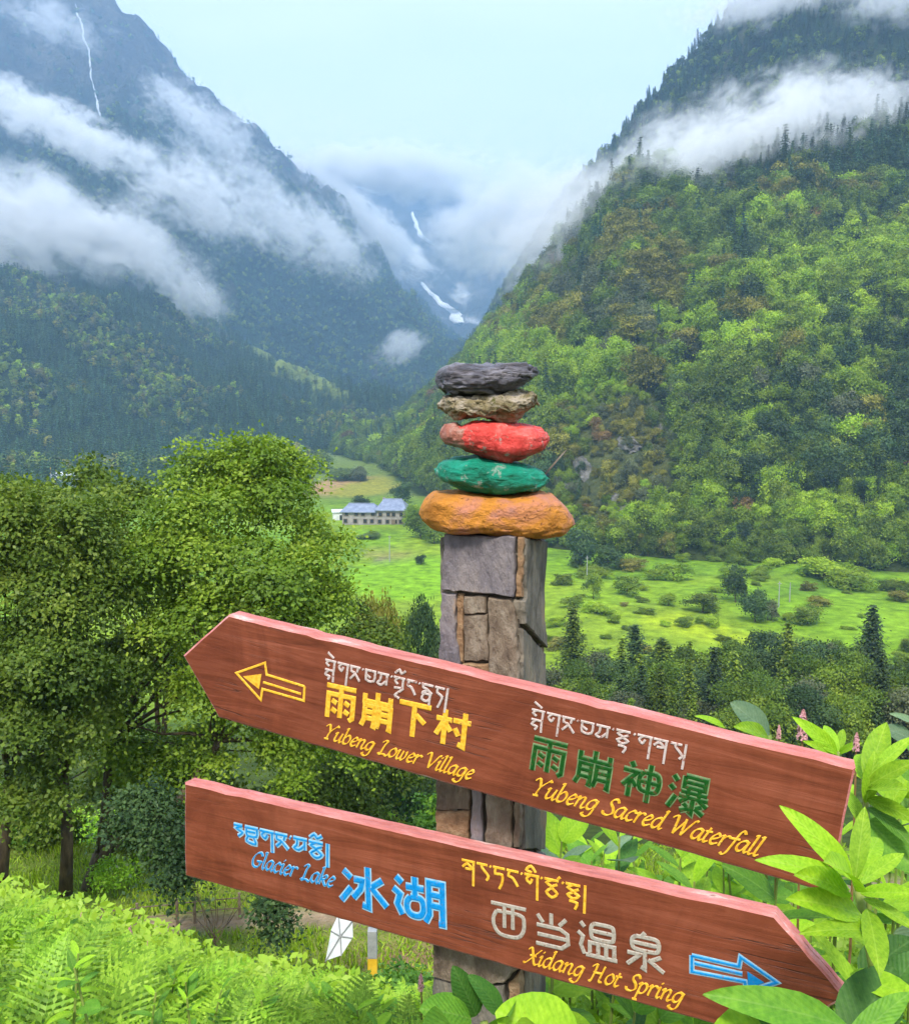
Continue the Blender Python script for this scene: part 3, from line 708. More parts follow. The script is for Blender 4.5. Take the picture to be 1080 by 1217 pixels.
# shrubs and small trees on the fields: (px of foot, py of foot, height px, width px, colour, label)
SHR = [(380, 562, 24, 34, 'mid', 'round green tree standing alone on the far fields'), (412, 570, 12, 44, 'mid', 'low hedge like shrub beside the tan field'),
       (428, 573, 18, 24, 'grey', 'grey green bush at the end of the tan field'), (472, 566, 14, 30, 'mid', 'bush on the edge of the far green field'),
       (500, 548, 24, 34, 'mid', 'bushy tree on the toe of the wooded slope'), (455, 545, 26, 34, 'lime', 'bright green tree at the toe of the slope above the fields'),
       (430, 606, 16, 26, 'dark', 'dark tree beside the grey roof of the farmhouse'), (478, 598, 24, 26, 'dark', 'dark tree behind the right end of the farmhouse'),
       (500, 640, 30, 36, 'mid', 'leafy tree just right of the farmhouse'), (516, 646, 26, 30, 'mid', 'leafy bush against the stone post below the farmhouse'),
       (488, 625, 24, 24, 'lime', 'bright bush at the corner of the farmhouse'), (500, 671, 12, 14, 'dark', 'little round bush on the bright field'),
       (440, 640, 8, 30, 'mid', 'low bush in front of the farmhouse wall'), (874, 716, 40, 30, 'dark', 'tall dark bush in the middle of the meadow'),
       (897, 740, 36, 34, 'dark', 'dark rounded bush, lower one of the meadow pair'), (912, 738, 26, 26, 'grey', 'grey green bush right of the dark meadow pair'),
       (705, 712, 30, 24, 'mid', 'bush at the left end of the meadow'), (835, 728, 22, 44, 'mid', 'wide low bush left of the dark meadow pair'),
       (745, 708, 22, 34, 'mid', 'low bush in the left part of the meadow'), (960, 742, 22, 40, 'mid', 'low bush right of the meadow pair'),
       (690, 676, 46, 36, 'dark', 'dark tree at the foot of the cliff'), (722, 678, 28, 34, 'dark', 'dark shrub at the foot of the cliff'),
       (1010, 700, 20, 50, 'lime', 'bright bush along the top edge of the meadow'), (980, 688, 24, 60, 'lime', 'spreading bright shrub under the hillside woods'),
       (800, 690, 20, 40, 'lime', 'bright shrub at the upper edge of the meadow')]
for (a, b, hp, wp, cn, lab) in SHR:
    p = ground_at(a, b); s = p.y / F
    place('bush', random.choice(broad_m[cn]), p, 1, lab, 'bush' if hp < 30 else 'tree', 'bushes and lone trees in the fields', (wp * s / 7, wp * s / 7, hp * s / 7.4))
for k in range(85):
    a = random.uniform(655, 1090); b = random.choice([random.uniform(668, 700), random.uniform(700, 790)])
    p = ground_at(a, b); s = p.y / F; hp = random.uniform(5, 15)
    cn = random.choice(['lime', 'mid', 'lime', 'mid', 'mid', 'lime', 'olive'])
    place('shrub', random.choice(broad_m[cn]), p, 1, ('low ' if hp < 9 else 'tall ' if hp > 12 else '') + {'lime': 'lime green', 'mid': 'mid green', 'olive': 'olive'}[cn] + ' shrub in the ' + ('far' if b < 705 else 'near') + ' meadow, ' + ('next to the post' if a < 760 else 'left of the tall dark bushes' if a < 860 else 'below the pair of poles' if a < 980 else 'towards the right edge'), 'shrub', 'small shrubs scattered over the meadow', (hp * random.uniform(1.8, 3.2) * s / 7, hp * 1.6 * s / 7, hp * s / 7.4))
for k in range(110):
    a = random.gauss(480, 45); b = random.uniform(515, 560)
    if a < 425 or (a < 470 and b > 552): continue
    p = ground_at(a, b + 4); h_, n_ = ray_hit(MR1, a, b)
    if h_ is not None and h_.y < p.y: p = h_
    place('slope_tree', random.choice(broad_m[random.choice(['lime', 'mid', 'mid', 'dark', 'grey'])]), p, random.uniform(.7, 1.3), ('small' if random.random() < .5 else 'round') + ' tree on the toe of the slope ' + ('above the hedge field' if b < 535 else 'above the farmhouse' if a < 490 else 'next to the cairn'), 'tree', 'trees on the toe of the wooded slope')
midm = {}
for ci, cn in enumerate(['olive', 'dark', 'mid', 'grey', 'lime']):
    midm[cn] = []
    for v in range(2):
        V, ti = crown_np(lumps_for(8, 3.4, 16, .12, 300 + ci * 2 + v), 20000, .20, .7, 8, .5, .3, .26)
        midm[cn].append(combine('broadleaf_tree', V, ti, LF[cn], trunk_strip(8, .22, 300 + ci), M['bark']))
midc = {}
for ci, cn in enumerate(['dark', 'mid', 'blue']):
    midc[cn] = []
    for v in range(2):
        V, ti = conifer_np(12, 2.6 + .4 * v, 340 + ci * 5 + v, 26, 14, 14, .34)
        midc[cn].append(combine('conifer', V, ti, LF[cn], MB().tube([(0, 0, -1), (0, 0, 6), (0, 0, 11.8)], [.2, .13, .03], 5), M['bark']))
# conifers and broadleaf trees below the meadow
GV = 'trees in the belt below the meadow'
TB = [(1035, 722, 130, 60, 'c', 'dark', 'tallest dark conifer below the right end of the meadow'), (760, 745, 120, 60, 'c', 'dark', 'dark pointed conifer below the left of the meadow'),
      (683, 722, 130, 56, 'c', 'mid', 'green conifer just right of the stone post'), (790, 760, 110, 64, 'c', 'mid', 'greener conifer in the belt left of the russet one'),
      (843, 778, 100, 50, 'b', 'rust', 'russet leaved tree in the dark belt below the meadow'), (898, 770, 110, 66, 'c', 'dark', 'dark conifer right of the russet tree'),
      (960, 775, 110, 60, 'c', 'dark', 'dark conifer left of the tallest one'), (995, 765, 110, 70, 'b', 'mid', 'leafy tree beside the tallest conifer'), (1075, 790, 100, 60, 'c', 'blue', 'bluish conifer at the right edge of the belt')]
for (a, top, hp, wp, ty, cn, lab) in TB:
    Y = 118; u, e = ue(a, top); x = u * Y; z = gz(x, Y); h = CAMZ + e * Y - z; 
    if ty == 'c': place('conifer', random.choice(midc[cn]), (x, Y, z), 1, lab, 'tree', GV, (wp * Y / F / 3.9, wp * Y / F / 3.9, h / 11.3))
    else: place('broadleaf_tree', random.choice(midm.get(cn, broad_m[cn])), (x, Y, z), 1, lab, 'tree', GV, (wp * Y / F / 7, wp * Y / F / 7, h / 8))
for k in range(150):
    a = random.uniform(600, 1130); Y = random.uniform(74, 112); top = 762 + (118 - Y) * 1.5 + random.uniform(-26, 32)
    u, e = ue(a, top); x = u * Y; z = gz(x, Y); h = max(4, CAMZ + e * Y - z)
    wh = ('close to the post' if a < 720 else 'below the left meadow' if a < 860 else 'below the middle of the meadow' if a < 980 else 'towards the right edge') + (', front row' if Y < 88 else ', back row' if Y > 100 else '')
    c2 = random.choice(['dark', 'mid', 'mid']); c3 = random.choice(['dark', 'mid', 'mid', 'grey', 'mid'])
    if random.random() < .4: h *= random.uniform(.95, 1.3); place('conifer', random.choice(midc[c2]), (x, Y, z), 1, ('dark' if c2 == 'dark' else 'green') + ' conifer in the tree belt ' + wh, 'tree', 'conifers in the belt below the meadow', (h / 11, h / 11, h / 12))
    else: place('broadleaf_tree', random.choice(midm[c3]), (x, Y, z), 1, {'dark': 'dark green', 'mid': 'mid green', 'grey': 'grey green'}[c3] + ' leafy tree in the tree belt ' + wh, 'tree', 'leafy trees in the belt below the meadow', (h / 8.5, h / 8.5, h / 8))
for (a, top, Y, cn, wp) in [(448, 712, 44, 'olive', 80), (500, 712, 62, 'dark', 60), (478, 735, 50, 'mid', 60), (520, 745, 60, 'dark', 60), (425, 740, 38, 'mid', 60), (540, 760, 48, 'mid', 60), (470, 800, 36, 'dark', 90), (410, 790, 33, 'mid', 90), (540, 850, 40, 'dark', 70)]:
    u, e = ue(a, top); x = u * Y; z = gz(x, Y); h = max(3, CAMZ + e * Y - z)
    lab = {448: 'pale olive shrubby tree above the upper signboard', 500: 'dark tree between the olive tree and the stone post', 478: 'green tree tucked beside the olive shrubby tree', 520: 'dark tree touching the left side of the stone post', 425: 'green tree under the bright field, left of the olive tree'}.get(a, 'dark tree low behind the signs, left of the post' if a < 500 and Y > 34.5 else 'green tree low behind the signs near the post' if a > 500 else 'green tree low behind the upper sign')
    place('broadleaf_tree', random.choice(midm[cn]), (x, Y, z), 1, lab, 'tree', 'trees behind the signboards', (wp * Y / F / 7, wp * Y / F / 7, h / 8))

# ------------------------------------------------------------ farmhouse, temple, poles
def px_box(px0, px1, Y): return (px1 - px0) * Y / F
M['stonewall'] = plain('pale_stone_wall', [(.3, (.20, .18, .165)), (.6, (.34, .31, .29)), (.8, (.42, .38, .36))], .9, .9, .05, 3)
M['slateroof'] = plain('blue_grey_roof', [(.3, (.13, .16, .24)), (.6, (.22, .26, .36)), (.8, (.30, .34, .44))], .7, .6, .05, 2.5)
M['whitewash'] = plain('whitewash', [(.3, (.55, .56, .58)), (.7, (.74, .75, .76))], .8, .85)
M['window'] = plain('dark_window', [(.3, (.012, .014, .018)), (.7, (.04, .045, .05))], 2, .25)
M['timber'] = plain('weathered_timber', [(.3, (.10, .07, .045)), (.7, (.22, .17, .12))], 6, .85)
M['metal_w'] = plain('white_painted_metal', [(.3, (.52, .56, .60)), (.7, (.76, .79, .82))], 5, .45)
M['metal_g'] = plain('grey_metal', [(.3, (.22, .23, .24)), (.7, (.36, .37, .38))], 7, .5)
M['yellowp'] = plain('yellow_paint', [(.3, (.60, .34, .02)), (.7, (.75, .48, .04))], 7, .6)
def house_wing(root, x0, x1, y0, y1, h, ridge, wallm, nwin, floors):
    w_ = MB().box(((x0 + x1) / 2, (y0 + y1) / 2, h / 2 - 1), (x1 - x0, y1 - y0, h + 2)).build('wall', wallm, root)
    o = .7; ym = (y0 + y1) / 2
    v = [(x0 - o, y0 - o, h), (x1 + o, y0 - o, h), (x1 + o, y1 + o, h), (x0 - o, y1 + o, h), (x0 + 1.6, ym, h + ridge), (x1 - 1.6, ym, h + ridge)]
    v = [(a, b, c + .02) for a, b, c in v]; lo = [(a, b, c - .25) for a, b, c in v[:4]]
    MB().add(v + lo, [(0, 1, 5, 4), (2, 3, 4, 5), (1, 2, 5), (3, 0, 4), (9, 8, 7, 6), (0, 6, 7, 1), (1, 7, 8, 2), (2, 8, 9, 3), (3, 9, 6, 0)]).build('roof', M['slateroof'], root)
    MB().tube([(x0 + 1.6, ym, h + ridge + .1), (x1 - 1.6, ym, h + ridge + .1)], .16, 5).build('roof_ridge', M['slateroof'], root)
    wm = MB().box((0, 0, 0), (1.0, .2, 1.15)).mesh('pane'); wm.materials.append(M['window'])
    fm = MB().box((0, 0, .66), (1.5, .16, .16)).box((0, 0, -.66), (1.5, .16, .16)).box((-.62, 0, 0), (.18, .16, 1.3)).box((.62, 0, 0), (.18, .16, 1.3)).mesh('frame'); fm.materials.append(M['timber'])
    for fl in range(floors):
        for k in range(nwin):
            e = empty('window', (x0 + (k + .5 + .12 * ((k * 7 + fl) % 3 - 1)) * (x1 - x0) / nwin, y0 - .04, 1.3 + fl * 2.4)); e.parent = root
            a = link('pane', wm, None, e); b = link('window_frame', fm, None, e); b.location.y = -.06
p = ground_at(438, 624)
fh = empty('farmhouse', p, R(-4)); tag(fh, 'long stone farmhouse with blue grey slate roofs on the bright field', 'house')
sc_ = p.y / F
house_wing(fh, -9.0, 3 * 1.0, 0, 8, 4.4, 2.4, M['stonewall'], 4, 2)
house_wing(fh, 3.02, 12.5, -1.0, 9, 5.2, 3.2, M['stonewall'], 4, 2)
MB().box((8.6, -1.1, 1.0), (1.3, .25, 2.0)).build('door', M['timber'], fh)
MB().box((4.5, 5.5, 8.0), (.8, .8, 1.6)).build('chimney', M['stonewall'], fh)
p = ground_at(403, 618)
sh_ = empty('shed', p, R(10)); tag(sh_, 'small white shed at the left end of the farmhouse', 'shed')
MB().box((0, 0, 1.1), (4.4, 4, 3.4)).build('wall', M['whitewash'], sh_)
MB().add([(-2.6, -2.4, 2.82), (2.6, -2.4, 2.82), (2.6, 2.4, 3.3), (-2.6, 2.4, 3.3), (-2.6, -2.4, 3.0), (2.6, -2.4, 3.0), (2.6, 2.4, 3.5), (-2.6, 2.4, 3.5)], [(3, 2, 1, 0), (4, 5, 6, 7), (0, 1, 5, 4), (1, 2, 6, 5), (2, 3, 7, 6), (3, 0, 4, 7)]).build('roof', M['metal_w'], sh_)
MB().box((.6, -2.05, .9), (1.0, .12, 1.9)).build('door', M['window'], sh_)
def stupa(px, py, lab):
    u, e = ue(px, py); Y = 500; z = CAMZ + e * Y
    r = empty('stupa', (u * Y, Y, z)); tag(r, lab, 'stupa', 'white stupas among the trees in the valley')
    zb = gz(u * Y, Y) - z
    MB().box((0, 0, zb / 2), (6, 6, -zb)).box((0, 0, .6), (7, 7, 1.2)).box((0, 0, 1.7), (5.2, 5.2, 1.0)).build('base', M['whitewash'], r)
    mb = MB(); prof = [(2.2, 2.2), (2.6, 3.2), (2.5, 4.2), (1.6, 5.0), (.7, 5.2)]; n = 12
    v = [(a * math.cos(k * 6.283 / n), a * math.sin(k * 6.283 / n), b) for a, b in prof for k in range(n)]
    mb.add(v, [(i * n + k, i * n + (k + 1) % n, (i + 1) * n + (k + 1) % n, (i + 1) * n + k) for i in range(4) for k in range(n)]).build('dome', M['whitewash'], r, True)
    MB().tube([(0, 0, 5.1), (0, 0, 7.5), (0, 0, 9.5)], [.8, .4, .05], 8).build('spire', M['yellowp'], r)
stupa(61, 575, 'white stupa with a pointed spire seen over the treetops, left one')
p0 = W(78, 572, 470)
th = empty('hall', p0, R(8)); tag(th, 'low white temple hall with a pale roof over the treetops', 'temple')
zb = gz(p0.x, p0.y) - p0.z
MB().box((0, 0, (zb + 2.5) / 2), (15, 9, 2.5 - zb)).build('wall', M['whitewash'], th)
MB().add([(-8, -5, 2.5), (8, -5, 2.5), (8, 5, 2.5), (-8, 5, 2.5), (-6, 0, 5), (6, 0, 5)], [(0, 1, 5, 4), (2, 3, 4, 5), (1, 2, 5), (3, 0, 4), (3, 2, 1, 0)]).build('roof', M['metal_w'], th)
wm = MB().box((0, 0, 0), (1.2, .2, 1.4)).mesh('window'); wm.materials.append(M['window'])
for k in range(5): link('window', wm, None, th).location = (-5.6 + 2.8 * k, -4.55, .9)
def pole(px, pyb, pyt, lab, arm=True):
    p = ground_at(px, pyb); h = (pyb - pyt) * p.y / F
    r = empty('utility_pole', p); tag(r, lab, 'pole', 'utility poles in the fields')
    MB().tube([(0, 0, -.5), (0, 0, h)], [.12, .09], 8).build('shaft', M['metal_g'], r)
    if arm: MB().box((0, 0, h - .5), (.8, .1, .1)).build('crossarm', M['metal_g'], r)
pole(463, 668, 636, 'white pole standing alone on the bright field in front of the farmhouse')
pole(697, 700, 660, 'pale utility pole at the left end of the meadow near the cliff')
pole(925, 722, 690, 'pale utility pole in the meadow, left one of the right pair')
pole(938, 716, 692, 'pale utility pole in the meadow, right one of the right pair', False)

# grey cliff faces on the slope
def cliff(px, py, w_, h_, lab):
    h, n_ = ray_hit(MR1, px, py)
    if h is None: return
    s = h.y / F; mb = MB(); nx, nz = 9, 9; V = []
    for j in range(nz):
        for i in range(nx):
            a = i / (nx - 1) * 2 - 1; b = j / (nz - 1) * 2 - 1
            r = max(0, 1 - (abs(a) ** 2.2 + abs(b) ** 2.2) ** .6)
            V.append((h.x + a * w_ * s / 2 + random.uniform(-.3, .3), h.y - (2.2 if r > .25 else -2.5) * (1 if r > .1 else 1.4) + b * h_ * s * .42 + random.uniform(-.7, .7), h.z + b * h_ * s / 2 + random.uniform(-.4, .4)))
    mb.add(V, [(j * nx + i, j * nx + i + 1, (j + 1) * nx + i + 1, (j + 1) * nx + i) for j in range(nz - 1) for i in range(nx - 1)])
    tag(mb.build('rock_face', M['rockface'], None), lab, 'cliff', 'bare rock faces on the hillside')
for q in [(718, 636, 30, 16, 'pale grey rock face low on the hillside just right of the cairn'), (736, 596, 26, 26, 'pale rock face above the lowest one on the hillside'),
          (695, 560, 22, 34, 'grey rock face level with the green cairn stone'), (790, 512, 26, 26, 'grey rock patch between dark trees, highest and rightmost'), (672, 580, 20, 22, 'small grey rock face beside the orange cairn stone'),
          (780, 608, 24, 16, 'small grey rock patch low among the olive trees'), (750, 530, 26, 20, 'weathered rock patch in the brownish scrub')]: cliff(*q)

# ------------------------------------------------------------ near trees on the left
def near_tree(base, lumps, n, size, limbs, label, m=None, sub=7, spray=12, seed=1, Yj=1.6, bark_r=.2):
    """lumps: (px,py,Y,r_px); limbs: lists of (px,py,Y,radius)"""
    bp = ground_at(*base) if len(base) == 2 else Vector((W(*base).x, base[2], gz(W(*base).x, base[2])))
    rs = random.Random(seed); root = empty('leafy_tree', bp); tag(root, label, 'tree', 'leafy trees on the bank by the path')
    L_ = []
    for (px, py, Y, r) in lumps:
        c = W(px, py, Y) - bp; rr = r * Y / F
        L_.append((c.x, c.y, c.z, rr * .72))
        for k in range(sub):
            a = rs.uniform(0, 6.28); b = rs.uniform(-.7, 1); q = math.sqrt(1 - b * b)
            L_.append((c.x + math.cos(a) * q * rr * .78, c.y + math.sin(a) * q * rr * .9, c.z + b * rr * .78, rr * rs.uniform(.26, .46)))
    V, ti = crown_np(L_, n, size, .72, spray, .8, .38, .26)
    link('crown', leaves_mesh('crown', V, ti, m or LF['near']), None, root)
    mb = MB()
    for lb in limbs:
        pts = [W(a, b, c) - bp for a, b, c, r in lb]
        mb.tube(pts, [r for a, b, c, r in lb], 8)
    for k, (x, y, z, r) in enumerate(L_[::(sub + 1)]):
        lb = limbs[k % len(limbs)]; s = W(*lb[-1][:3]) - bp; e_ = Vector((x, y, z))
        mid = s.lerp(e_, .5) + Vector((rs.uniform(-.2, .2), rs.uniform(-.2, .2), -.15))
        mb.tube([s, s.lerp(mid, .5) + Vector((rs.uniform(-.12, .12), rs.uniform(-.12, .12), .1)), mid, e_], [lb[-1][3] * .7, lb[-1][3] * .45, lb[-1][3] * .25, .012], 5)
    mb.build('trunk', M['bark'], root, True)
    return root
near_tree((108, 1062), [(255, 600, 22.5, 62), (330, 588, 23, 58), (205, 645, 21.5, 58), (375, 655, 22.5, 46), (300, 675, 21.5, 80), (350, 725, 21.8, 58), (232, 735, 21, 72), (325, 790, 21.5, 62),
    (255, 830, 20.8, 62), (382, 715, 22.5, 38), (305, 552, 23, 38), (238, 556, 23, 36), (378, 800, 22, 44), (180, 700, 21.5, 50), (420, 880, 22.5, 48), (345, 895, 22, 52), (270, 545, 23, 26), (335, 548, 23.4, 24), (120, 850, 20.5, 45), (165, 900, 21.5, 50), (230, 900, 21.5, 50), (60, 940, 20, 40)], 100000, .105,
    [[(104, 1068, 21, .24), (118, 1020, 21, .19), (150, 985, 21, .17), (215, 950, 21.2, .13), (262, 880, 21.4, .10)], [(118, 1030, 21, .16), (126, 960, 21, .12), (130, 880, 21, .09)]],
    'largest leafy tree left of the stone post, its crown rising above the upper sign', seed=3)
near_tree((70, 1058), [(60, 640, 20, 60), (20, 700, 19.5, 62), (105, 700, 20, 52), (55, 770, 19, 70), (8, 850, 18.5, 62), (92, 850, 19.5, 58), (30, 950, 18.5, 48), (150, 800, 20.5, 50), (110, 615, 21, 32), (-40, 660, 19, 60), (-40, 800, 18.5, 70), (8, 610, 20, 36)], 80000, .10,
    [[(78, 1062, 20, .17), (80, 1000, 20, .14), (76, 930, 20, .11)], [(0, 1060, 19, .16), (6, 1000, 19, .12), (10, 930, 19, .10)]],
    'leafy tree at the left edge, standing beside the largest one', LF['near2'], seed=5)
near_tree((205, 1010, 26), [(140, 600, 27, 44), (175, 660, 26.5, 50), (60, 600, 28, 40), (110, 570, 28, 26), (20, 600, 29, 36), (120, 660, 27, 50), (190, 790, 26, 60), (200, 910, 25.5, 50), (130, 940, 25, 44), (60, 990, 24.5, 40)], 36000, .13,
    [[(196, 1010, 26, .12), (194, 900, 26, .09), (198, 800, 26, .07)], [(186, 1010, 26, .10), (188, 880, 26, .08), (184, 780, 26, .05)]],
    'slender stemmed leafy tree seen behind the two bigger ones', LF['mid'], seed=7)
near_tree((455, 1000, 29), [(440, 760, 30, 50), (445, 830, 29, 50), (470, 900, 28, 40), (400, 940, 26, 55), (320, 965, 25, 55), (250, 980, 24, 50), (465, 985, 27, 18)], 36000, .13,
    [[(430, 1010, 28, .12), (435, 900, 29, .09)]], 'dark leafy tree between the upper sign and the lower one', LF['mid'], seed=9)
near_tree((318, 1075, 19), [(322, 1085, 14.5, 20), (325, 1110, 14.4, 18), (335, 1065, 14.8, 18), (210, 1030, 15, 28), (190, 995, 15.5, 40), (205, 1050, 15, 18), (160, 960, 16, 40)], 9000, .085,
    [[(150, 985, 19, .08), (230, 985, 16.5, .05), (300, 1010, 15, .035)]], 'dark drooping branches hanging below the lower sign, left of the white plate', LF['dark'], seed=11, sub=4)
# a bare twiggy sapling, undergrowth around the feet of the trees
p = ground_at(258, 1150); sap = empty('sapling', W(258, 1135, 9.5)); tag(sap, 'thin bare twiggy sapling in front of the path fence', 'sapling')
mb = MB()
for k in range(9):
    a = random.uniform(-.5, .5); mb.tube([(0, 0, -.5 if k == 0 else .05 * k), (a * .3, random.uniform(-.1, .1), .35), (a * .8, random.uniform(-.2, .2), random.uniform(.55, .85))], [.008, .006, .002], 4)
mb.build('stem', M['bark'], sap)
bmeshes = []
for v in range(3):
    V, ti = crown_np(lumps_for(1.0, .55, 9, .2, 200 + v), 2600, .055, .9, 3, .3, .4); bmeshes.append(leaves_mesh('bush', V, ti, LF['herbd']))
bl = []
for v in range(3):
    V, ti = crown_np(lumps_for(1.0, .55, 9, .2, 210 + v), 2600, .055, .9, 3, .3, .4); bl.append(leaves_mesh('bush', V, ti, LF['herb']))
def bush(px, Y, s, ms, lab, sink=.2, grp='bushes on the bank and by the path'):
    u, e = ue(px, 900); z = gz(u * Y, Y)
    o = link('bush', random.choice(ms)); o.location = (u * Y, Y, z - sink * s); o.rotation_euler = (0, 0, random.uniform(0, 6)); o.scale = (s, s, s * random.uniform(.8, 1.1)); return tag(o, lab, 'bush', grp)
for (a, Y, s, d_, lab) in [(450, 5.6, .62, 1, 'dark green bush beside the foot of the stone post'), (490, 5.9, .62, 1, 'dark green bush touching the left side of the stone post'), (405, 6.2, .4, 0, 'bright green bush under the white plate'),
        (350, 6.0, .4, 0, 'bright green bush below the drooping branches'), (150, 17.2, 1.0, 1, 'dark green bush by the left end of the path fence'), (130, 20.5, 1.2, 0, 'bright bush at the foot of the largest tree'),
        (180, 23, 1.3, 0, 'bright bush on the grass right of the tree foot'), (150, 24, 1.3, 1, 'dark bush on the grass behind the tree foot'), (60, 16.5, 1.4, 1, 'dark bush below the left edge tree'), (20, 17, 1.6, 1, 'dark bush at the far left under the trees'), (100, 17.6, .8, 0, 'small bright bush at the left end of the path')]:
    bush(a, Y, s, bmeshes if d_ else bl, lab)
for k in range(60):
    Y = random.uniform(23, 55); a = random.choice([random.uniform(-60, 200), random.uniform(380, 640)]); db = random.random() < .5; bush(a, Y, random.uniform(1.2, 2.6), bmeshes if db else bl, ('dark' if db else 'bright') + ' leafy bush in the undergrowth ' + ('at the left edge' if a < 60 else 'under the leafy trees' if a < 250 else 'left of the post' if a < 500 else 'behind the post') + (', far down the bank' if Y > 38 else ', just below the path'), .2, 'undergrowth bushes below the path')

# fence by the path, white plate, marker post
fr_ = empty('path_fence', ground_at(190, 1100)); tag(fr_, 'low wooden post fence with thin rails along the dirt path', 'fence')
fp = [ground_at(x, y) for x, y in [(122, 1112), (164, 1106), (211, 1101), (232, 1099), (285, 1093)]]
pm = MB().tube([(0, 0, -.2), (0, 0, .62)], [.04, .035], 6).mesh('post'); pm.materials.append(M['timber'])
for q in fp: link('post', pm, None, fr_).location = q - fr_.location
for hz in (.28, .52):
    for a, b in zip(fp[:-1], fp[1:]):
        MB().tube([a - fr_.location + Vector((0, 0, hz)), b - fr_.location + Vector((0, 0, hz - .02))], .014, 5).build('rail', M['timber'], fr_)
Yp = 15.5
pl = empty('metal_plate', W(400, 1140, Yp)); tag(pl, 'white ribbed metal plate standing on the grass under the lower sign', 'plate')
op = pl.location
pf = [(401, 1090), (419, 1097), (420, 1116), (406, 1136), (386, 1142), (392, 1108)]
l2 = lambda a, b: ((a - 400) * Yp / F, (1140 - b) * Yp / F)
MB().prism([l2(a, b) for a, b in pf], lambda x, y, w_: (x, w_ + y * .35, y), 0, .03).build('sheet', M['metal_w'], pl)
ct_ = l2(404, 1114)
for a, b in [l2(*q) for q in pf]:
    MB().tube([(ct_[0], ct_[1] * .35 - .02, ct_[1]), (a, b * .35 - .02, b)], .012, 5).build('rib', M['metal_g'], pl)
gp = ground_at(443, 1160); mk = empty('marker_post', W(443, 1150, 15.0)); tag(mk, 'short marker post, grey above and yellow below, under the lower sign', 'post')
MB().box((0, 0, .46), (.16, .16, .5)).build('shaft', M['metal_g'], mk); MB().box((0, 0, -.4), (.164, .164, 1.2)).build('painted_foot', M['yellowp'], mk)

# ------------------------------------------------------------ the signpost
def rot3(a, b, c): return Matrix.Rotation(a, 3, 'Z') @ Matrix.Rotation(c, 3, 'X') @ Matrix.Rotation(b, 3, 'Y')
class Board:
    def __init__(s, yaw, roll, tilt, o): s.R = rot3(yaw, roll, tilt); s.o = Vector((o[0], o[1], o[2] + CAMZ))
    def uv(s, px, py):
        u, e = ue(px, py); d = Vector((u, 1, e)); n = s.R @ Vector((0, 1, 0)); c = Vector((0, 0, CAMZ))
        t = (s.o - c).dot(n) / d.dot(n); q = s.R.transposed() @ (c + d * t - s.o); return (q.x, q.z)
BU = Board(-.3458, .1341, -.0170, (.7149, 1.2314, -.6489)); BL = Board(-.4453, -.0029, -.0380, (.0742, 1.4971, -.8752))
PYAW = -.40
pn = Vector((math.sin(PYAW), -math.cos(PYAW), 0))      # front face looks this way
def back_pt(B, px, py, T=.036):
    q = B.uv(px, py); return B.o + B.R @ Vector((q[0], T, q[1]))
offs = [pn.dot(back_pt(B, px, py)) for B, px, py in [(BU, 520, 800), (BU, 620, 830), (BU, 520, 900), (BU, 620, 940), (BL, 515, 1000), (BL, 620, 1030), (BL, 515, 1110), (BL, 620, 1140)]]
print('post plane offsets', [round(o, 3) for o in offs])
pd = min(offs) - .001
class Face:   # a vertical plane: point p0, along a, normal n; ray -> (along, z)
    def __init__(s, p0, a): s.p0, s.a = Vector(p0), Vector(a); s.n = Vector((s.a.y, -s.a.x, 0))
    def uv(s, px, py):
        u, e = ue(px, py); d = Vector((u, 1, e)); c = Vector((0, 0, CAMZ)); t = (s.p0 - c).dot(s.n) / d.dot(s.n); q = c + d * t
        return ((q - s.p0).dot(s.a), q.z)
ax = Vector((math.cos(PYAW), math.sin(PYAW), 0))
FF = Face(pn * pd, ax)
xl = FF.uv(526, 640)[0]; xr = FF.uv(621, 640)[0]
pc = FF.p0 + ax * xr
SF = Face(pc, Vector((-ax.y, ax.x, 0)))            # right side, running away from the camera
dep = SF.uv(650, 660)[0]; print('post w', xr - xl, 'depth', dep)
zt = FF.uv(570, 637)[1]
post = empty('stone_post', FF.p0 + ax * (xl + xr) / 2 - pn * dep / 2); tag(post, 'square post clad in purple, grey and brown slate stones carrying both signs', 'post')
po = post.location.copy()
def face_fn(face, nrm):
    return lambda x, z, w_: face.p0 + face.a * x + Vector((0, 0, z)) - nrm * w_ - po
snr = SF.n if SF.n.dot(Vector((0, -1, 0))) > 0 else -SF.n
ffn, sfn = face_fn(FF, pn), face_fn(SF, snr)
def stone(face, fn, poly, m, proud=.0, th=.03, inset=.0022, px=True, label=None):
    q = [face.uv(*p) for p in poly] if px else poly
    # roughen the outline
    r = []
    for (a, b), (c, d_) in zip(q, q[1:] + q[:1]):
        r.append((a, b)); l = math.hypot(c - a, d_ - b); n = max(1, int(l / .012))
        for k in range(1, n): r.append((a + (c - a) * k / n + random.uniform(-.0022, .0022), b + (d_ - b) * k / n + random.uniform(-.0022, .0022)))
    cx = sum(p[0] for p in r) / len(r); cy = sum(p[1] for p in r) / len(r)
    r = [(x + (cx - x) * .015, y + (cy - y) * .015) for x, y in r]
    o = MB().prism(r, fn, -proud, th, inset, .003).build('stone', m, post)
    return o
P_, G_, B_, K_ = M['slate_purple'], M['slate_grey'], M['slate_brown'], M['slate_rust']
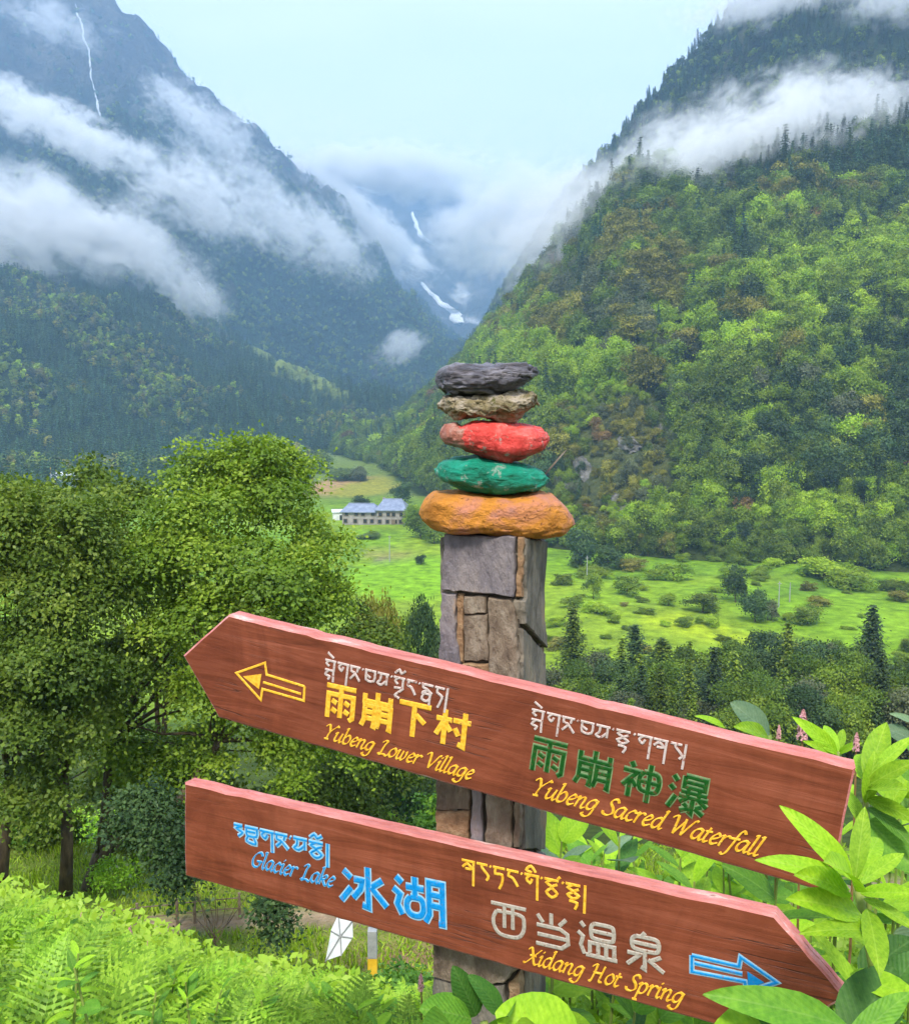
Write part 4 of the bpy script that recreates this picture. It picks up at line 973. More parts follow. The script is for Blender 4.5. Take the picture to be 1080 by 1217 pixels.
for poly, m, pr in [([(528, 634), (613, 638), (611, 710), (588, 706), (525, 701)], P_, .006), ([(525, 703), (542, 705), (541, 750), (547, 788), (548, 830), (519, 830)], P_, .003),
        ([(543, 705), (550, 706), (549, 760), (549, 790), (546, 788), (541, 752)], K_, -.003), ([(551, 709), (578, 709), (577, 729), (551, 730)], B_, .001), ([(550, 731.5), (579, 730), (580, 787), (550, 787)], B_, -.002),
        ([(580, 709), (606, 711), (612, 724), (617, 800), (617, 840), (581, 840)], B_, .002), ([(549, 789), (580, 789), (580, 850), (549, 850)], K_, .003), ([(614.5, 638), (620.5, 638.5), (619.5, 711), (612, 711)], K_, -.002),
        ([(519, 832), (547, 832), (547, 924), (518, 924)], P_, 0), ([(549, 852), (618, 852), (618, 925), (549, 925)], B_, 0),
        ([(518, 927), (559, 930), (558, 963), (517, 962)], B_, .002), ([(517, 964), (557, 965), (557, 1010), (517, 1010)], K_, .0), ([(561, 928), (573, 928), (573, 1010), (559, 1010)], P_, .002), ([(577, 928), (608, 928), (608, 1010), (577, 1010)], B_, .003), ([(610, 928), (617, 928), (616, 1010), (610, 1010)], B_, -.003),
        ([(516, 1013), (565, 1013), (563, 1075), (515, 1075)], G_, 0), ([(568, 1013), (616, 1013), (616, 1075), (567, 1075)], B_, .002), ([(515, 1078), (616, 1078), (617, 1152), (600, 1168), (560, 1172), (514, 1160)], B_, .006),
        ([(514, 1163), (560, 1175), (600, 1171), (600, 1230), (513, 1230)], G_, 0), ([(603, 1170), (617, 1156), (617, 1230), (603, 1230)], K_, -.002)]:
    stone(FF, ffn, poly, m, pr)
for poly, m, pr in [([(623, 639), (649, 643), (645, 700), (645, 731), (649, 771), (622, 742), (621, 716), (623, 711)], G_, .004), ([(621.5, 746), (649, 776), (650, 850), (621.5, 850)], G_, .0), ([(646, 700), (649, 702), (649.5, 765), (646, 735)], K_, -.003),
        ([(622, 853), (650, 853), (650, 950), (622, 950)], B_, 0), ([(622, 956), (649, 964), (647, 1010), (622, 1010)], G_, .002), ([(622, 1013), (649, 1013), (649, 1120), (622, 1120)], P_, 0), ([(622, 1123), (633, 1123), (633, 1230), (622, 1230)], B_, .002), ([(635, 1123), (650, 1123), (650, 1230), (635, 1230)], G_, -.002)]:
    stone(SF, sfn, poly, m, pr)
# lower courses out of the frame, and the two faces turned away
zlow = FF.uv(560, 1232)[1]; zg = gz(po.x, po.y) - .1
zc = zlow; k = 0
while zc > zg:
    z2 = max(zg, zc - random.uniform(.09, .14)); xm = random.uniform(xl + .04, xr - .04)
    stone(FF, ffn, [(xl - .012, zc - .003), (xm - .003, zc - .003), (xm - .003, z2), (xl - .012, z2)], [P_, B_, G_][k % 3], random.uniform(0, .004), px=False)
    stone(FF, ffn, [(xm + .003, zc - .003), (xr - .004, zc - .003), (xr - .004, z2), (xm + .003, z2)], [B_, G_, K_][k % 3], random.uniform(0, .004), px=False)
    stone(SF, sfn, [(.006, zc - .003), (dep, zc - .003), (dep, z2), (.006, z2)], [G_, P_, B_][k % 3], random.uniform(0, .004), px=False); zc = z2; k += 1
LFc = Face(FF.p0 + ax * (xl - .006) - pn * dep, Vector((ax.y, -ax.x, 0))); lfn = face_fn(LFc, -ax)
BFc = Face(FF.p0 + ax * xr - pn * (dep + .004), -ax); bfn = face_fn(BFc, -pn)
zc = zt - .004; k = 0
while zc > zg:
    z2 = max(zg, zc - random.uniform(.10, .17))
    stone(LFc, lfn, [(.004, zc - .003), (dep - .006, zc - .003), (dep - .006, z2), (.004, z2)], [G_, P_, B_, K_][k % 4], random.uniform(-.001, .003), px=False)
    xm = (xr - xl) * random.uniform(.3, .7)
    stone(BFc, bfn, [(.004, zc - .003), (xm - .003, zc - .003), (xm - .003, z2), (.004, z2)], [P_, G_, B_][k % 3], random.uniform(-.001, .003), px=False)
    stone(BFc, bfn, [(xm + .003, zc - .003), (xr - xl - .004, zc - .003), (xr - xl - .004, z2), (xm + .003, z2)], [B_, P_, G_][k % 3], random.uniform(-.001, .003), px=False)
    zc = z2; k += 1
MB().prism([(xl + .006, zt - .006), (xr - .008, zt - .006), (xr - .008, zg), (xl - .004, zg)], ffn, .009, dep - .008).build('mortar_core', M['mortar'], post)

# boards
def shift(poly, k):
    cx = sum(p[0] for p in poly) / len(poly); return [(x, y) for x, y in poly]
def board(B, outline, T, label, name='sign_board'):
    o_ = []
    for (a, b), (c, d) in zip(outline, outline[1:] + outline[:1]):
        l = math.hypot(c - a, d - b); n_ = max(1, int(l / .018)); tx, ty = (d - b) / l, -(c - a) / l; o_.append((a, b)); k_ = 0
        for k in range(1, n_):
            k_ = k_ * .6 + random.gauss(0, .0004); dn = -.0022 * random.random() if random.random() < .06 else 0
            j = k_ - (dn if False else 0); o_.append((a + (c - a) * k / n_ + tx * j, b + (d - b) * k / n_ + ty * j + (dn if ty < -.5 else 0)))
    outline = o_
    r = empty(name); r.matrix_world = Matrix.Translation(B.o) @ B.R.to_4x4(); tag(r, label, 'sign', 'wooden arrow signs on the stone post')
    # front plank: painted face, edge with sky light painted into its colour ; rear plank behind a fine joint
    def plank(nm, w0, w1, front):
        n = len(outline); e = .0035
        cx = sum(p[0] for p in outline) / n; cy = 0
        # inward offset polygon
        ins = []
        for i in range(n):
            p0, p1, p2 = Vector(outline[i - 1]), Vector(outline[i]), Vector(outline[(i + 1) % n])
            d1 = (p1 - p0).normalized(); d2 = (p2 - p1).normalized(); n1 = Vector((d1.y, -d1.x)); n2 = Vector((d2.y, -d2.x)); bb = (n1 + n2).normalized()
            ins.append(p1 + bb * (e / max(.3, bb.dot(n1))))
        V = [(x, w0 - (0), y) for x, y in ins] + [(x, w0 + e * .8, y) for x, y in outline] + [(x, w1, y) for x, y in outline]
        Fc = [tuple(range(n))] + [(i, n + i, n + (i + 1) % n, (i + 1) % n) for i in range(n)] + [(n + i, 2 * n + i, 2 * n + (i + 1) % n, n + (i + 1) % n) for i in range(n)] + [tuple(reversed(range(2 * n, 3 * n)))]
        me = bpy.data.meshes.new(nm); me.from_pydata(V, [], Fc); me.materials.append(M['board']); me.materials.append(M['board_edge_lit']); me.update()
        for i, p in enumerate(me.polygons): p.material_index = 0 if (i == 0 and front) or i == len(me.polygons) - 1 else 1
        return link(nm, me, None, r)
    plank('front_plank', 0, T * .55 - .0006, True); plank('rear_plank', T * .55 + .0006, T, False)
    return r
# outlines clockwise seen from the front so that "ins" shrinks inward
def cw(o):
    a = sum(o[i][0] * o[(i + 1) % len(o)][1] - o[(i + 1) % len(o)][0] * o[i][1] for i in range(len(o))); return o if a < 0 else o[::-1]
OU = cw([(-1.2279, .1), (-1.3182, 0), (-1.2279, -.1), (-.1516, -.1), (-.1516, .1)])
OL = cw([(-.7022, .1), (-.7022, -.1), (.4558, -.1), (.5612, 0), (.4558, .1)])
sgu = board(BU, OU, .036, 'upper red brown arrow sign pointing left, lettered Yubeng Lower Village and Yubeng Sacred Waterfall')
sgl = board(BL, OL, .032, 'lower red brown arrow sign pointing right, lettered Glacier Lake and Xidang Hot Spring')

# lettering: strokes of thick paint in real relief
def ribbon2(mb, pts, wfn, k, base=.0004, hgt=.0011):
    pts = [Vector(p) for p in pts]
    if len(pts) < 2: return
    n = len(pts); V = []; off_ = k * .00002
    for i, p in enumerate(pts):
        d0 = (p - pts[i - 1]).normalized() if i else (pts[1] - p).normalized()
        d1 = (pts[i + 1] - p).normalized() if i < n - 1 else d0
        nn = Vector((-d0.y, d0.x)) + Vector((-d1.y, d1.x)); nn = nn.normalized() if nn.length > .2 else Vector((-d0.y, d0.x))
        w_ = wfn(d0 if i else d1) / 2; w_ /= max(.55, nn.dot(Vector((-d0.y, d0.x))))
        a = p + nn * w_; b = p - nn * w_; c1 = p + nn * w_ * .6; c2 = p - nn * w_ * .6
        V += [(a.x, .001, a.y), (a.x, -base - off_, a.y), (c1.x, -hgt - off_, c1.y), (c2.x, -hgt - off_, c2.y), (b.x, -base - off_, b.y), (b.x, .001, b.y)]
    fcs = [(6 * i + j, 6 * i + j + 1, 6 * i + j + 7, 6 * i + j + 6) for i in range(n - 1) for j in range(5)]
    fcs += [(0, 1, 2, 3, 4, 5), tuple(6 * (n - 1) + q for q in (5, 4, 3, 2, 1, 0))]
    mb.add(V, fcs)
def smooth(pts, n=5):
    if len(pts) < 3: return pts
    P = [pts[0]] + list(pts) + [pts[-1]]; o_ = []
    for i in range(1, len(P) - 2):
        for k in range(n):
            t = k / n; a, b, c, d = [Vector(q) for q in P[i - 1:i + 3]]
            o_.append(.5 * ((2 * b) + (c - a) * t + (2 * a - 5 * b + 4 * c - d) * t * t + (3 * b - a - 3 * c + d) * t ** 3))
    return [tuple(q) for q in o_] + [tuple(pts[-1])]
def dense(pts):
    o_ = [pts[0]]
    for a, b in zip(pts[:-1], pts[1:]): o_ += [((a[0] * .93 + b[0] * .07), (a[1] * .93 + b[1] * .07)), ((a[0] * .07 + b[0] * .93), (a[1] * .07 + b[1] * .93)), b] if len(pts) > 2 else [b]
    return o_

LAT = {  # x-height 1, drawn upright; (advance, strokes)
 'a': (.78, [[(.60, .86), (.42, 1), (.14, .78), (.05, .30), (.2, .02), (.42, .2), (.62, .86)], [(.64, 1.0), (.56, .3), (.62, .03), (.78, .18)]]),
 'b': (.74, [[(.0, 1.62), (.14, 1.72), (.12, 1.2), (.08, .25), (.22, .0), (.5, .15), (.62, .6), (.5, .95), (.32, .95), (.12, .6)]]),
 'c': (.60, [[(.54, .82), (.40, 1), (.14, .75), (.06, .3), (.22, .0), (.52, .22)]]),
 'd': (.80, [[(.60, .86), (.42, 1), (.14, .78), (.05, .30), (.2, .02), (.42, .2), (.60, .8)], [(.56, 1.62), (.68, 1.75), (.62, 1.1), (.56, .3), (.62, .03), (.78, .18)]]),
 'e': (.60, [[(.08, .42), (.34, .55), (.52, .80), (.36, 1.0), (.14, .72), (.06, .3), (.22, .0), (.54, .22)]]),
 'f': (.55, [[(.75, 1.55), (.6, 1.75), (.42, 1.5), (.26, .3), (.14, -.4), (-.02, -.62), (-.2, -.5)], [(.02, .92), (.6, .98)]]),
 'g': (.74, [[(.60, .86), (.42, 1), (.14, .78), (.05, .30), (.2, .05), (.42, .2), (.60, .8)], [(.66, 1.0), (.56, .2), (.46, -.4), (.22, -.66), (-.06, -.5), (.02, -.3)]]),
 'i': (.36, [[(.02, .8), (.14, 1), (.16, .85), (.10, .2), (.18, .0), (.34, .18)], [(.2, 1.42), (.26, 1.36)]]),
 'k': (.74, [[(.0, 1.62), (.14, 1.72), (.12, 1.2), (.04, 0)], [(.08, .5), (.4, .98), (.56, .9), (.46, .62), (.12, .5)], [(.26, .5), (.5, .08), (.62, .0), (.74, .15)]]),
 'l': (.36, [[(.04, 1.62), (.18, 1.72), (.16, 1.2), (.08, .25), (.16, .0), (.34, .18)]]),
 'n': (.80, [[(.0, .8), (.12, 1), (.15, .85), (.08, 0)], [(.12, .55), (.36, .96), (.52, .95), (.55, .7), (.48, .2), (.56, .0), (.76, .18)]]),
 'o': (.68, [[(.34, 1), (.12, .75), (.06, .3), (.24, .0), (.5, .2), (.6, .62), (.46, .95), (.34, 1)]]),
 'p': (.74, [[(.0, .8), (.14, 1), (.14, .7), (.02, -.68)], [(-.12, -.66), (.2, -.66)], [(.1, .6), (.34, .98), (.54, .9), (.6, .55), (.46, .12), (.24, .0), (.08, .14)]]),
 'r': (.56, [[(.0, .8), (.12, 1), (.15, .85), (.08, 0)], [(.12, .58), (.32, .96), (.5, .98), (.52, .86)]]),
 's': (.54, [[(.48, .86), (.34, 1), (.14, .86), (.2, .62), (.42, .36), (.38, .08), (.16, .0), (.02, .14)]]),
 't': (.44, [[(.22, 1.32), (.16, .9), (.08, .25), (.16, .0), (.38, .18)], [(.0, .94), (.42, 1.0)]]),
 'u': (.80, [[(.0, .82), (.12, 1), (.14, .8), (.08, .22), (.2, .0), (.44, .25), (.56, .7)], [(.62, 1.0), (.54, .25), (.62, .0), (.78, .18)]]),
 'w': (.98, [[(.0, .82), (.12, 1), (.14, .8), (.1, .2), (.22, .02), (.42, .3), (.5, 1.0)], [(.5, .9), (.44, .2), (.56, .02), (.78, .35), (.82, .85), (.74, 1.0)]]),
 'Y': (.95, [[(-.1, 1.35), (.05, 1.58), (.22, 1.5), (.4, .85)], [(1.0, 1.5), (.86, 1.58), (.4, .8), (.3, .0)], [(.12, .0), (.5, .02)]]),
 'L': (.95, [[(.12, 1.3), (.3, 1.55), (.5, 1.5), (.38, 1.0), (.28, .1)], [(.05, .12), (.2, -.02), (.5, .08), (.8, -.02), (.95, .22)]]),
 'V': (.98, [[(-.1, 1.35), (.06, 1.58), (.24, 1.45), (.4, .0)], [(.4, .0), (.72, .8), (.95, 1.5), (1.1, 1.5)]]),
 'S': (.80, [[(.78, 1.3), (.62, 1.56), (.36, 1.45), (.32, 1.1), (.6, .68), (.66, .28), (.4, .0), (.1, .05), (.0, .3)]]),
 'W': (1.42, [[(-.12, 1.35), (.04, 1.58), (.22, 1.45), (.3, .0)], [(.3, .0), (.78, 1.4)], [(.74, 1.5), (.82, .0)], [(.82, .0), (1.3, 1.45), (1.5, 1.5)]]),
 'G': (1.05, [[(.9, 1.25), (.72, 1.55), (.36, 1.4), (.1, .85), (.14, .25), (.4, .0), (.72, .12), (.82, .6)], [(.5, .62), (1.02, .66)]]),
 'X': (.95, [[(-.02, 1.35), (.14, 1.58), (.3, 1.3), (.6, .25), (.76, .0), (.95, .15)], [(.95, 1.55), (.5, .8), (.02, .0), (-.12, .1)], [(.2, .82), (.7, .82)]]),
 'H': (1.15, [[(.02, 1.3), (.2, 1.56), (.34, 1.45), (.2, .0), (.05, .0)], [(.9, 1.55), (.8, .6), (.78, .05), (1.0, .05)], [(.2, .8), (.86, .84)]]),
 ' ': (.45, [])}
def latin(r, B, s, p0, p1, m, pen=.16, slant=.24, name=None, under=None, vs=.82):
    pen *= .82
    a = Vector(B.uv(*p0)); b = Vector(B.uv(*p1)); tot = sum(LAT[c][0] for c in s) ; k = (b - a).length / tot
    d = (b - a).normalized(); nrm = Vector((-d.y, d.x)); mb = MB(); x = 0; i = 0; ang = R(38)
    def wf(f):
        def g_(dd): c = abs(math.sin(math.atan2(dd.y, dd.x) - ang - math.atan2(d.y, d.x))); return (f * (.30 + .78 * c)) * k
        return g_
    mu = MB()
    for ch in s:
        adv, st = LAT[ch]
        for pl_ in st:
            q = smooth([(x + px + py * slant, py) for px, py in pl_], 4); q = [a + d * (u_ * k) + nrm * (v_ * k * vs) for u_, v_ in q]
            ribbon2(mb, q, wf(pen), i % 40, .0006, .0013)
            if under: ribbon2(mu, q, wf(pen + .11), i % 40, .0002, .0005)
            i += 1
        x += adv
    o = mb.build('lettering', m, r)
    if under: mu.build('lettering_edge', under, r)
    return o
N_ = 0
CH = {
 '雨': [[(.03, .96), (.97, .96)], [(.1, .0), (.1, .72), (.9, .72), (.9, .1), (.8, .02)], [(.5, .96), (.5, .05)], [(.22, .54), (.38, .46)], [(.22, .28), (.38, .2)], [(.62, .54), (.78, .46)], [(.62, .28), (.78, .2)]],
 '崩': [[(.5, 1.04), (.5, .74)], [(.1, .96), (.1, .74), (.9, .74), (.9, .96)], [(.04, .0), (.12, .2), (.12, .62), (.43, .62), (.43, .02), (.35, .04)], [(.12, .43), (.43, .43)], [(.12, .24), (.43, .24)],
        [(.52, .0), (.58, .2), (.58, .62), (.92, .62), (.92, .02), (.84, .04)], [(.58, .43), (.92, .43)], [(.58, .24), (.92, .24)]],
 '下': [[(.02, .94), (.98, .94)], [(.48, .94), (.48, 0)], [(.54, .66), (.82, .44)]],
 '村': [[(.0, .72), (.46, .72)], [(.25, 1), (.25, 0)], [(.23, .68), (.02, .25)], [(.28, .6), (.44, .4)], [(.5, .74), (1.02, .74)], [(.84, 1), (.84, .03), (.68, .08)], [(.56, .52), (.68, .32)]],
 '神': [[(.2, 1.02), (.28, .88)], [(.02, .76), (.40, .76), (.05, .3)], [(.22, .54), (.22, 0)], [(.27, .5), (.4, .34)], [(.56, .8), (.88, .8), (.97, .66), (.97, .42), (.88, .28), (.56, .28), (.47, .42), (.47, .66), (.56, .8)], [(.47, .54), (.97, .54)], [(.72, 1.05), (.72, -.05)]],
 '瀑': [[(.06, .95), (.17, .82)], [(.0, .66), (.12, .55)], [(.02, .03), (.18, .4)], [(.36, 1), (.88, 1), (.88, .7), (.36, .7), (.36, 1)], [(.36, .85), (.88, .85)], [(.3, .56), (.96, .56)], [(.48, .66), (.48, .42)], [(.76, .66), (.76, .42)], [(.26, .42), (1, .42)],
        [(.5, .42), (.3, .24)], [(.74, .42), (.98, .24)], [(.62, .36), (.62, -.02), (.54, .04)], [(.4, .22), (.5, .15)], [(.34, .0), (.56, .12)], [(.86, .24), (.72, .15)], [(.7, .14), (.92, .0)]],
 '冰': [[(.08, .84), (.24, .68)], [(.02, .08), (.24, .44)], [(.6, 1.02), (.6, .03), (.47, .06)], [(.3, .66), (.48, .66), (.44, .45), (.28, .2)], [(.9, .76), (.68, .56)], [(.66, .54), (.98, .14)]],
 '湖': [[(.04, .95), (.16, .82)], [(-.02, .66), (.12, .54), (.06, .3), (.16, .06)], [(.24, .76), (.6, .76)], [(.42, 1.02), (.42, .52)], [(.33, .52), (.52, .52), (.58, .4), (.58, .22), (.5, .1), (.34, .1), (.26, .22), (.26, .4), (.33, .52)],
        [(.62, .0), (.7, .2), (.7, .96), (.96, .96), (.96, .02), (.88, .02)], [(.7, .68), (.96, .68)], [(.7, .42), (.96, .42)]],
 '西': [[(.0, .96), (1.0, .96)], [(.16, .74), (.06, .5), (.1, .22), (.28, .03), (.72, .03), (.9, .22), (.94, .5), (.84, .74), (.16, .74)], [(.38, .96), (.38, .26)], [(.62, .96), (.62, .26)]],
 '当': [[(.48, 1.02), (.48, .68)], [(.1, .92), (.25, .7)], [(.88, .92), (.7, .7)], [(.08, .6), (.72, .6), (.92, .48), (.94, .2), (.76, .03), (.06, .03)], [(.1, .32), (.92, .32)]],
 '温': [[(.05, .98), (.16, .85)], [(-.02, .68), (.12, .56), (.06, .3), (.16, .05)], [(.42, 1), (.84, 1), (.92, .9), (.92, .66), (.84, .56), (.42, .56), (.34, .66), (.34, .9), (.42, 1)], [(.34, .78), (.92, .78)], [(.3, .06), (.3, .42), (.94, .42), (.94, .06)], [(.52, .42), (.52, .05)], [(.73, .42), (.73, .05)], [(.2, .04), (1.02, .04)]],
 '泉': [[(.5, 1.06), (.42, .94)], [(.28, .92), (.74, .92), (.84, .82), (.84, .64), (.74, .54), (.28, .54), (.18, .64), (.18, .82), (.28, .92)], [(.18, .73), (.84, .73)], [(.5, .5), (.5, .0), (.4, .05)], [(.06, .4), (.38, .4), (.06, .06)], [(.9, .44), (.62, .26)], [(.58, .3), (.98, .02)]]}
def chars(r, B, s, p0, p1, m, hgt, pen=.11, gap=.2, under=None, name='lettering'):
    a = Vector(B.uv(*p0)); b = Vector(B.uv(*p1)); d = (b - a).normalized(); nrm = Vector((-d.y, d.x))
    cell = (b - a).length / (len(s) + gap * (len(s) - 1)); i = 0; mb = MB(); mu = MB()
    for k, ch in enumerate(s):
        for pl_ in CH[ch]:
            q = [a + d * ((k * (1 + gap) + u_) * cell) + nrm * (v_ * hgt) for u_, v_ in (dense(pl_) if len(pl_) < 6 or pl_[0] != pl_[-1] else smooth(pl_, 4))]
            ribbon2(mb, q, lambda dd: pen * hgt, i % 40, .0006, .0013)
            if under: ribbon2(mu, q, lambda dd: (pen + .07) * hgt, i % 40, .0002, .0005)
            i += 1
    mb.build(name, m, r)
    if under: mu.build('lettering_edge', under, r)
TB_ = {
 'ga': (.85, [[(0, 1), (.8, 1)], [(.3, 1), (.12, .75), (.3, .55), (.42, .8)], [(.70, 1), (.70, -.3)]]),
 'gle': (.85, [[(0, 1), (.75, 1)], [(.1, 1.5), (.55, 1.2)], [(.28, 1), (.1, .8), (.3, .65)], [(.64, 1), (.64, .4)], [(.05, .4), (.62, .4)], [(.3, .4), (.1, .1), (.4, .0), (.3, -.2)], [(.62, .4), (.66, -.3)]]),
 'sa': (.8, [[(0, 1), (.7, 1)], [(.12, 1), (.12, .7), (.38, .6), (.08, .2)], [(.38, .6), (.74, .15)], [(.55, 1), (.5, .7)]]),
 'ts': (.22, [[(.02, 1.0), (.1, .94)]]),
 'ba': (.85, [[(0, 1), (.75, 1)], [(.1, 1), (.14, .4), (.64, .4), (.68, 1)], [(.14, .7), (.4, .55)]]),
 'ma': (.85, [[(0, 1), (.75, 1)], [(.62, 1), (.62, .35)], [(.22, 1), (.2, .6), (.05, .4), (.3, .3), (.62, .65)]]),
 'gro': (.85, [[(0, 1), (.75, 1)], [(.05, 1.25), (.3, 1.5), (.45, 1.3), (.7, 1.5)], [(.28, 1), (.12, .78), (.3, .6)], [(.62, 1), (.62, .3)], [(.1, .35), (.62, .35), (.2, -.1), (.5, -.25)]]),
 'nga': (.75, [[(0, 1), (.65, 1)], [(.18, 1), (.1, .7), (.35, .6), (.62, .2)]]),
 'sma': (.85, [[(0, 1), (.75, 1)], [(.12, 1), (.12, .8), (.4, .7), (.1, .5)], [(.4, .7), (.7, .5)], [(.05, .45), (.7, .45)], [(.22, .45), (.1, .1), (.4, .0), (.6, .2)], [(.6, .45), (.6, -.2)]]),
 'da': (.7, [[(0, 1), (.62, 1)], [(.2, 1), (.18, .7), (.5, .5), (.42, .1), (.3, -.2)]]),
 'sh': (.3, [[(.1, 1.1), (.08, -.4)]]),
 'chu': (.9, [[(0, 1), (.75, 1)], [(.4, 1), (.12, .8), (.4, .62), (.12, .42), (.4, .25), (.68, .45), (.4, .62), (.68, .8)], [(.2, .1), (.6, .05), (.5, -.3)]]),
 'sha': (.85, [[(0, 1), (.75, 1)], [(.05, .62), (.3, .85), (.55, .6), (.2, .55)], [(.66, 1), (.66, -.35)]]),
 'ra': (.7, [[(0, 1), (.6, 1)], [(.3, 1), (.3, .8), (.66, .4), (.55, .15)]]),
 'ta': (.75, [[(0, 1), (.65, 1)], [(.15, 1), (.12, .65), (.5, .65), (.5, .2), (.35, -.15)]]),
 'gi': (.85, [[(0, 1), (.8, 1)], [(.6, 1.2), (.35, 1.5), (.1, 1.25), (.4, 1.15)], [(.3, 1), (.12, .75), (.3, .55), (.42, .8)], [(.70, 1), (.70, -.3)]]),
 'tsha': (.9, [[(0, 1), (.75, 1)], [(.4, 1), (.12, .8), (.4, .6), (.12, .3), (.4, .05), (.68, .3), (.4, .6), (.68, .8)], [(.7, 1.1), (.82, 1.25)]]),
 'tsho': (.9, [[(0, 1), (.75, 1)], [(.05, 1.25), (.3, 1.5), (.45, 1.3), (.7, 1.5)], [(.4, 1), (.12, .8), (.4, .6), (.12, .3), (.4, .05), (.68, .3), (.4, .6), (.68, .8)]]),
 'a': (.65, [[(.0, 1), (.5, 1)], [(.5, 1), (.15, .8), (.5, .6), (.25, .3)]]),
 'khya': (.85, [[(0, 1), (.75, 1)], [(.1, 1), (.12, .5), (.65, .5), (.68, 1)], [(.12, .75), (.6, .75)], [(.2, .5), (.1, .1), (.6, .0), (.5, .4)]])}
def tib(r, B, seq, p0, p1, m, pen=.13, under=None, hs=1.0):
    a = Vector(B.uv(*p0)); b = Vector(B.uv(*p1)); d = (b - a).normalized(); nrm = Vector((-d.y, d.x)); tot = sum(TB_[c][0] for c in seq); k = (b - a).length / tot
    x = 0; mb = MB(); mu = MB(); i = 0
    for c in seq:
        adv, st = TB_[c]
        for pl_ in st:
            q = [a + d * ((x + u_) * k) + nrm * ((v_ - 1) * k * hs) for u_, v_ in smooth(pl_, 3)]
            ribbon2(mb, q, lambda dd: pen * k, i % 40, .0006, .0013)
            if under: ribbon2(mu, q, lambda dd: (pen + .13) * k, i % 40, .0002, .0005)
            i += 1
        x += adv
    mb.build('lettering', m, r)
    if under: mu.build('lettering_edge', under, r)
YL, WH, GR, GE, BLU, BE, GY_ = M['yellow'], M['white'], M['green_l'], M['green_e'], M['blue'], M['blue_e'], M['greyl']
tib(sgu, BU, ['gle', 'ga', 'sa', 'ts', 'ba', 'ma', 'ts', 'gro', 'nga', 'ts', 'sma', 'da', 'sh'], (387, 784), (536, 821), WH, .15, None, 1.0)
chars(sgu, BU, '雨崩下村', (385, 851), (556, 891), YL, .061, .15, .16)
latin(sgu, BU, 'Yubeng Lower Village', (384, 877), (560, 927), YL, .27)
tib(sgu, BU, ['gle', 'ga', 'sa', 'ts', 'ba', 'ma', 'ts', 'chu', 'ts', 'ga', 'sha', 'ra', 'sh'], (632, 843), (820, 888), WH, .13, None, .9)
chars(sgu, BU, '雨崩神瀑', (628, 914), (838, 971), GR, .057, .115, .26, GE)
latin(sgu, BU, 'Yubeng Sacred Waterfall', (631, 944), (900, 1018), YL, .25)
tib(sgl, BL, ['a', 'khya', 'ga', 'sa', 'ts', 'ma', 'tsho', 'sh'], (278, 980), (394, 1006), BLU, .10, BE, .72)
latin(sgl, BL, 'Glacier Lake', (298, 1029), (396, 1055), BLU, .20, under=BE)
chars(sgl, BL, '冰湖', (405, 1073), (529, 1101), BLU, .078, .13, .14, BE)
tib(sgl, BL, ['sha', 'ra', 'ts', 'ta', 'nga', 'ts', 'gi', 'ts', 'tsha', 'ts', 'chu', 'sh'], (549, 1022), (700, 1056), YL, .14, None, .95)
chars(sgl, BL, '西当温泉', (584, 1109), (790, 1158), GY_, .058, .12, .22)
latin(sgl, BL, 'Xidang Hot Spring', (624, 1144), (810, 1194), YL, .25)
def strokes(r, B, lines, m, pen, name, under=None):
    mb = MB(); mu = MB()
    for i, l_ in enumerate(lines):
        q = dense([B.uv(*p) for p in l_]); ribbon2(mb, q, lambda dd: pen, i, .0006, .0013)
        if under: ribbon2(mu, q, lambda dd: pen + .004, i, .0002, .0005)
    mb.build(name, m, r)
    if under: mu.build(name + '_edge', under, r)
def fillpoly(r, B, pts, m, name):
    q = [B.uv(*p) for p in pts]; n = len(q)
    MB().add([(x, -.0009, y) for x, y in q] + [(x, .001, y) for x, y in q], [tuple(range(n))] + [(i, n + i, n + (i + 1) % n, (i + 1) % n) for i in range(n)]).build(name, m, r)
strokes(sgu, BU, [[(362, 816), (317, 802), (315, 788), (281, 800), (310, 832), (312, 819), (361, 833), (362, 816)], [(358, 825), (313, 811)]], YL, .0046, 'arrow')
fillpoly(sgu, BU, [(289, 804), (311, 801), (308, 819)], YL, 'arrow_tip')
strokes(sgl, BL, [[(822, 1136), (878, 1149), (880, 1138), (923, 1168), (887, 1179), (885, 1167), (822, 1155), (822, 1136)], [(825, 1145), (882, 1158)]], BLU, .0042, 'arrow', BE)
fillpoly(sgl, BL, [(888, 1155), (908, 1168), (889, 1175)], BLU, 'arrow_tip')

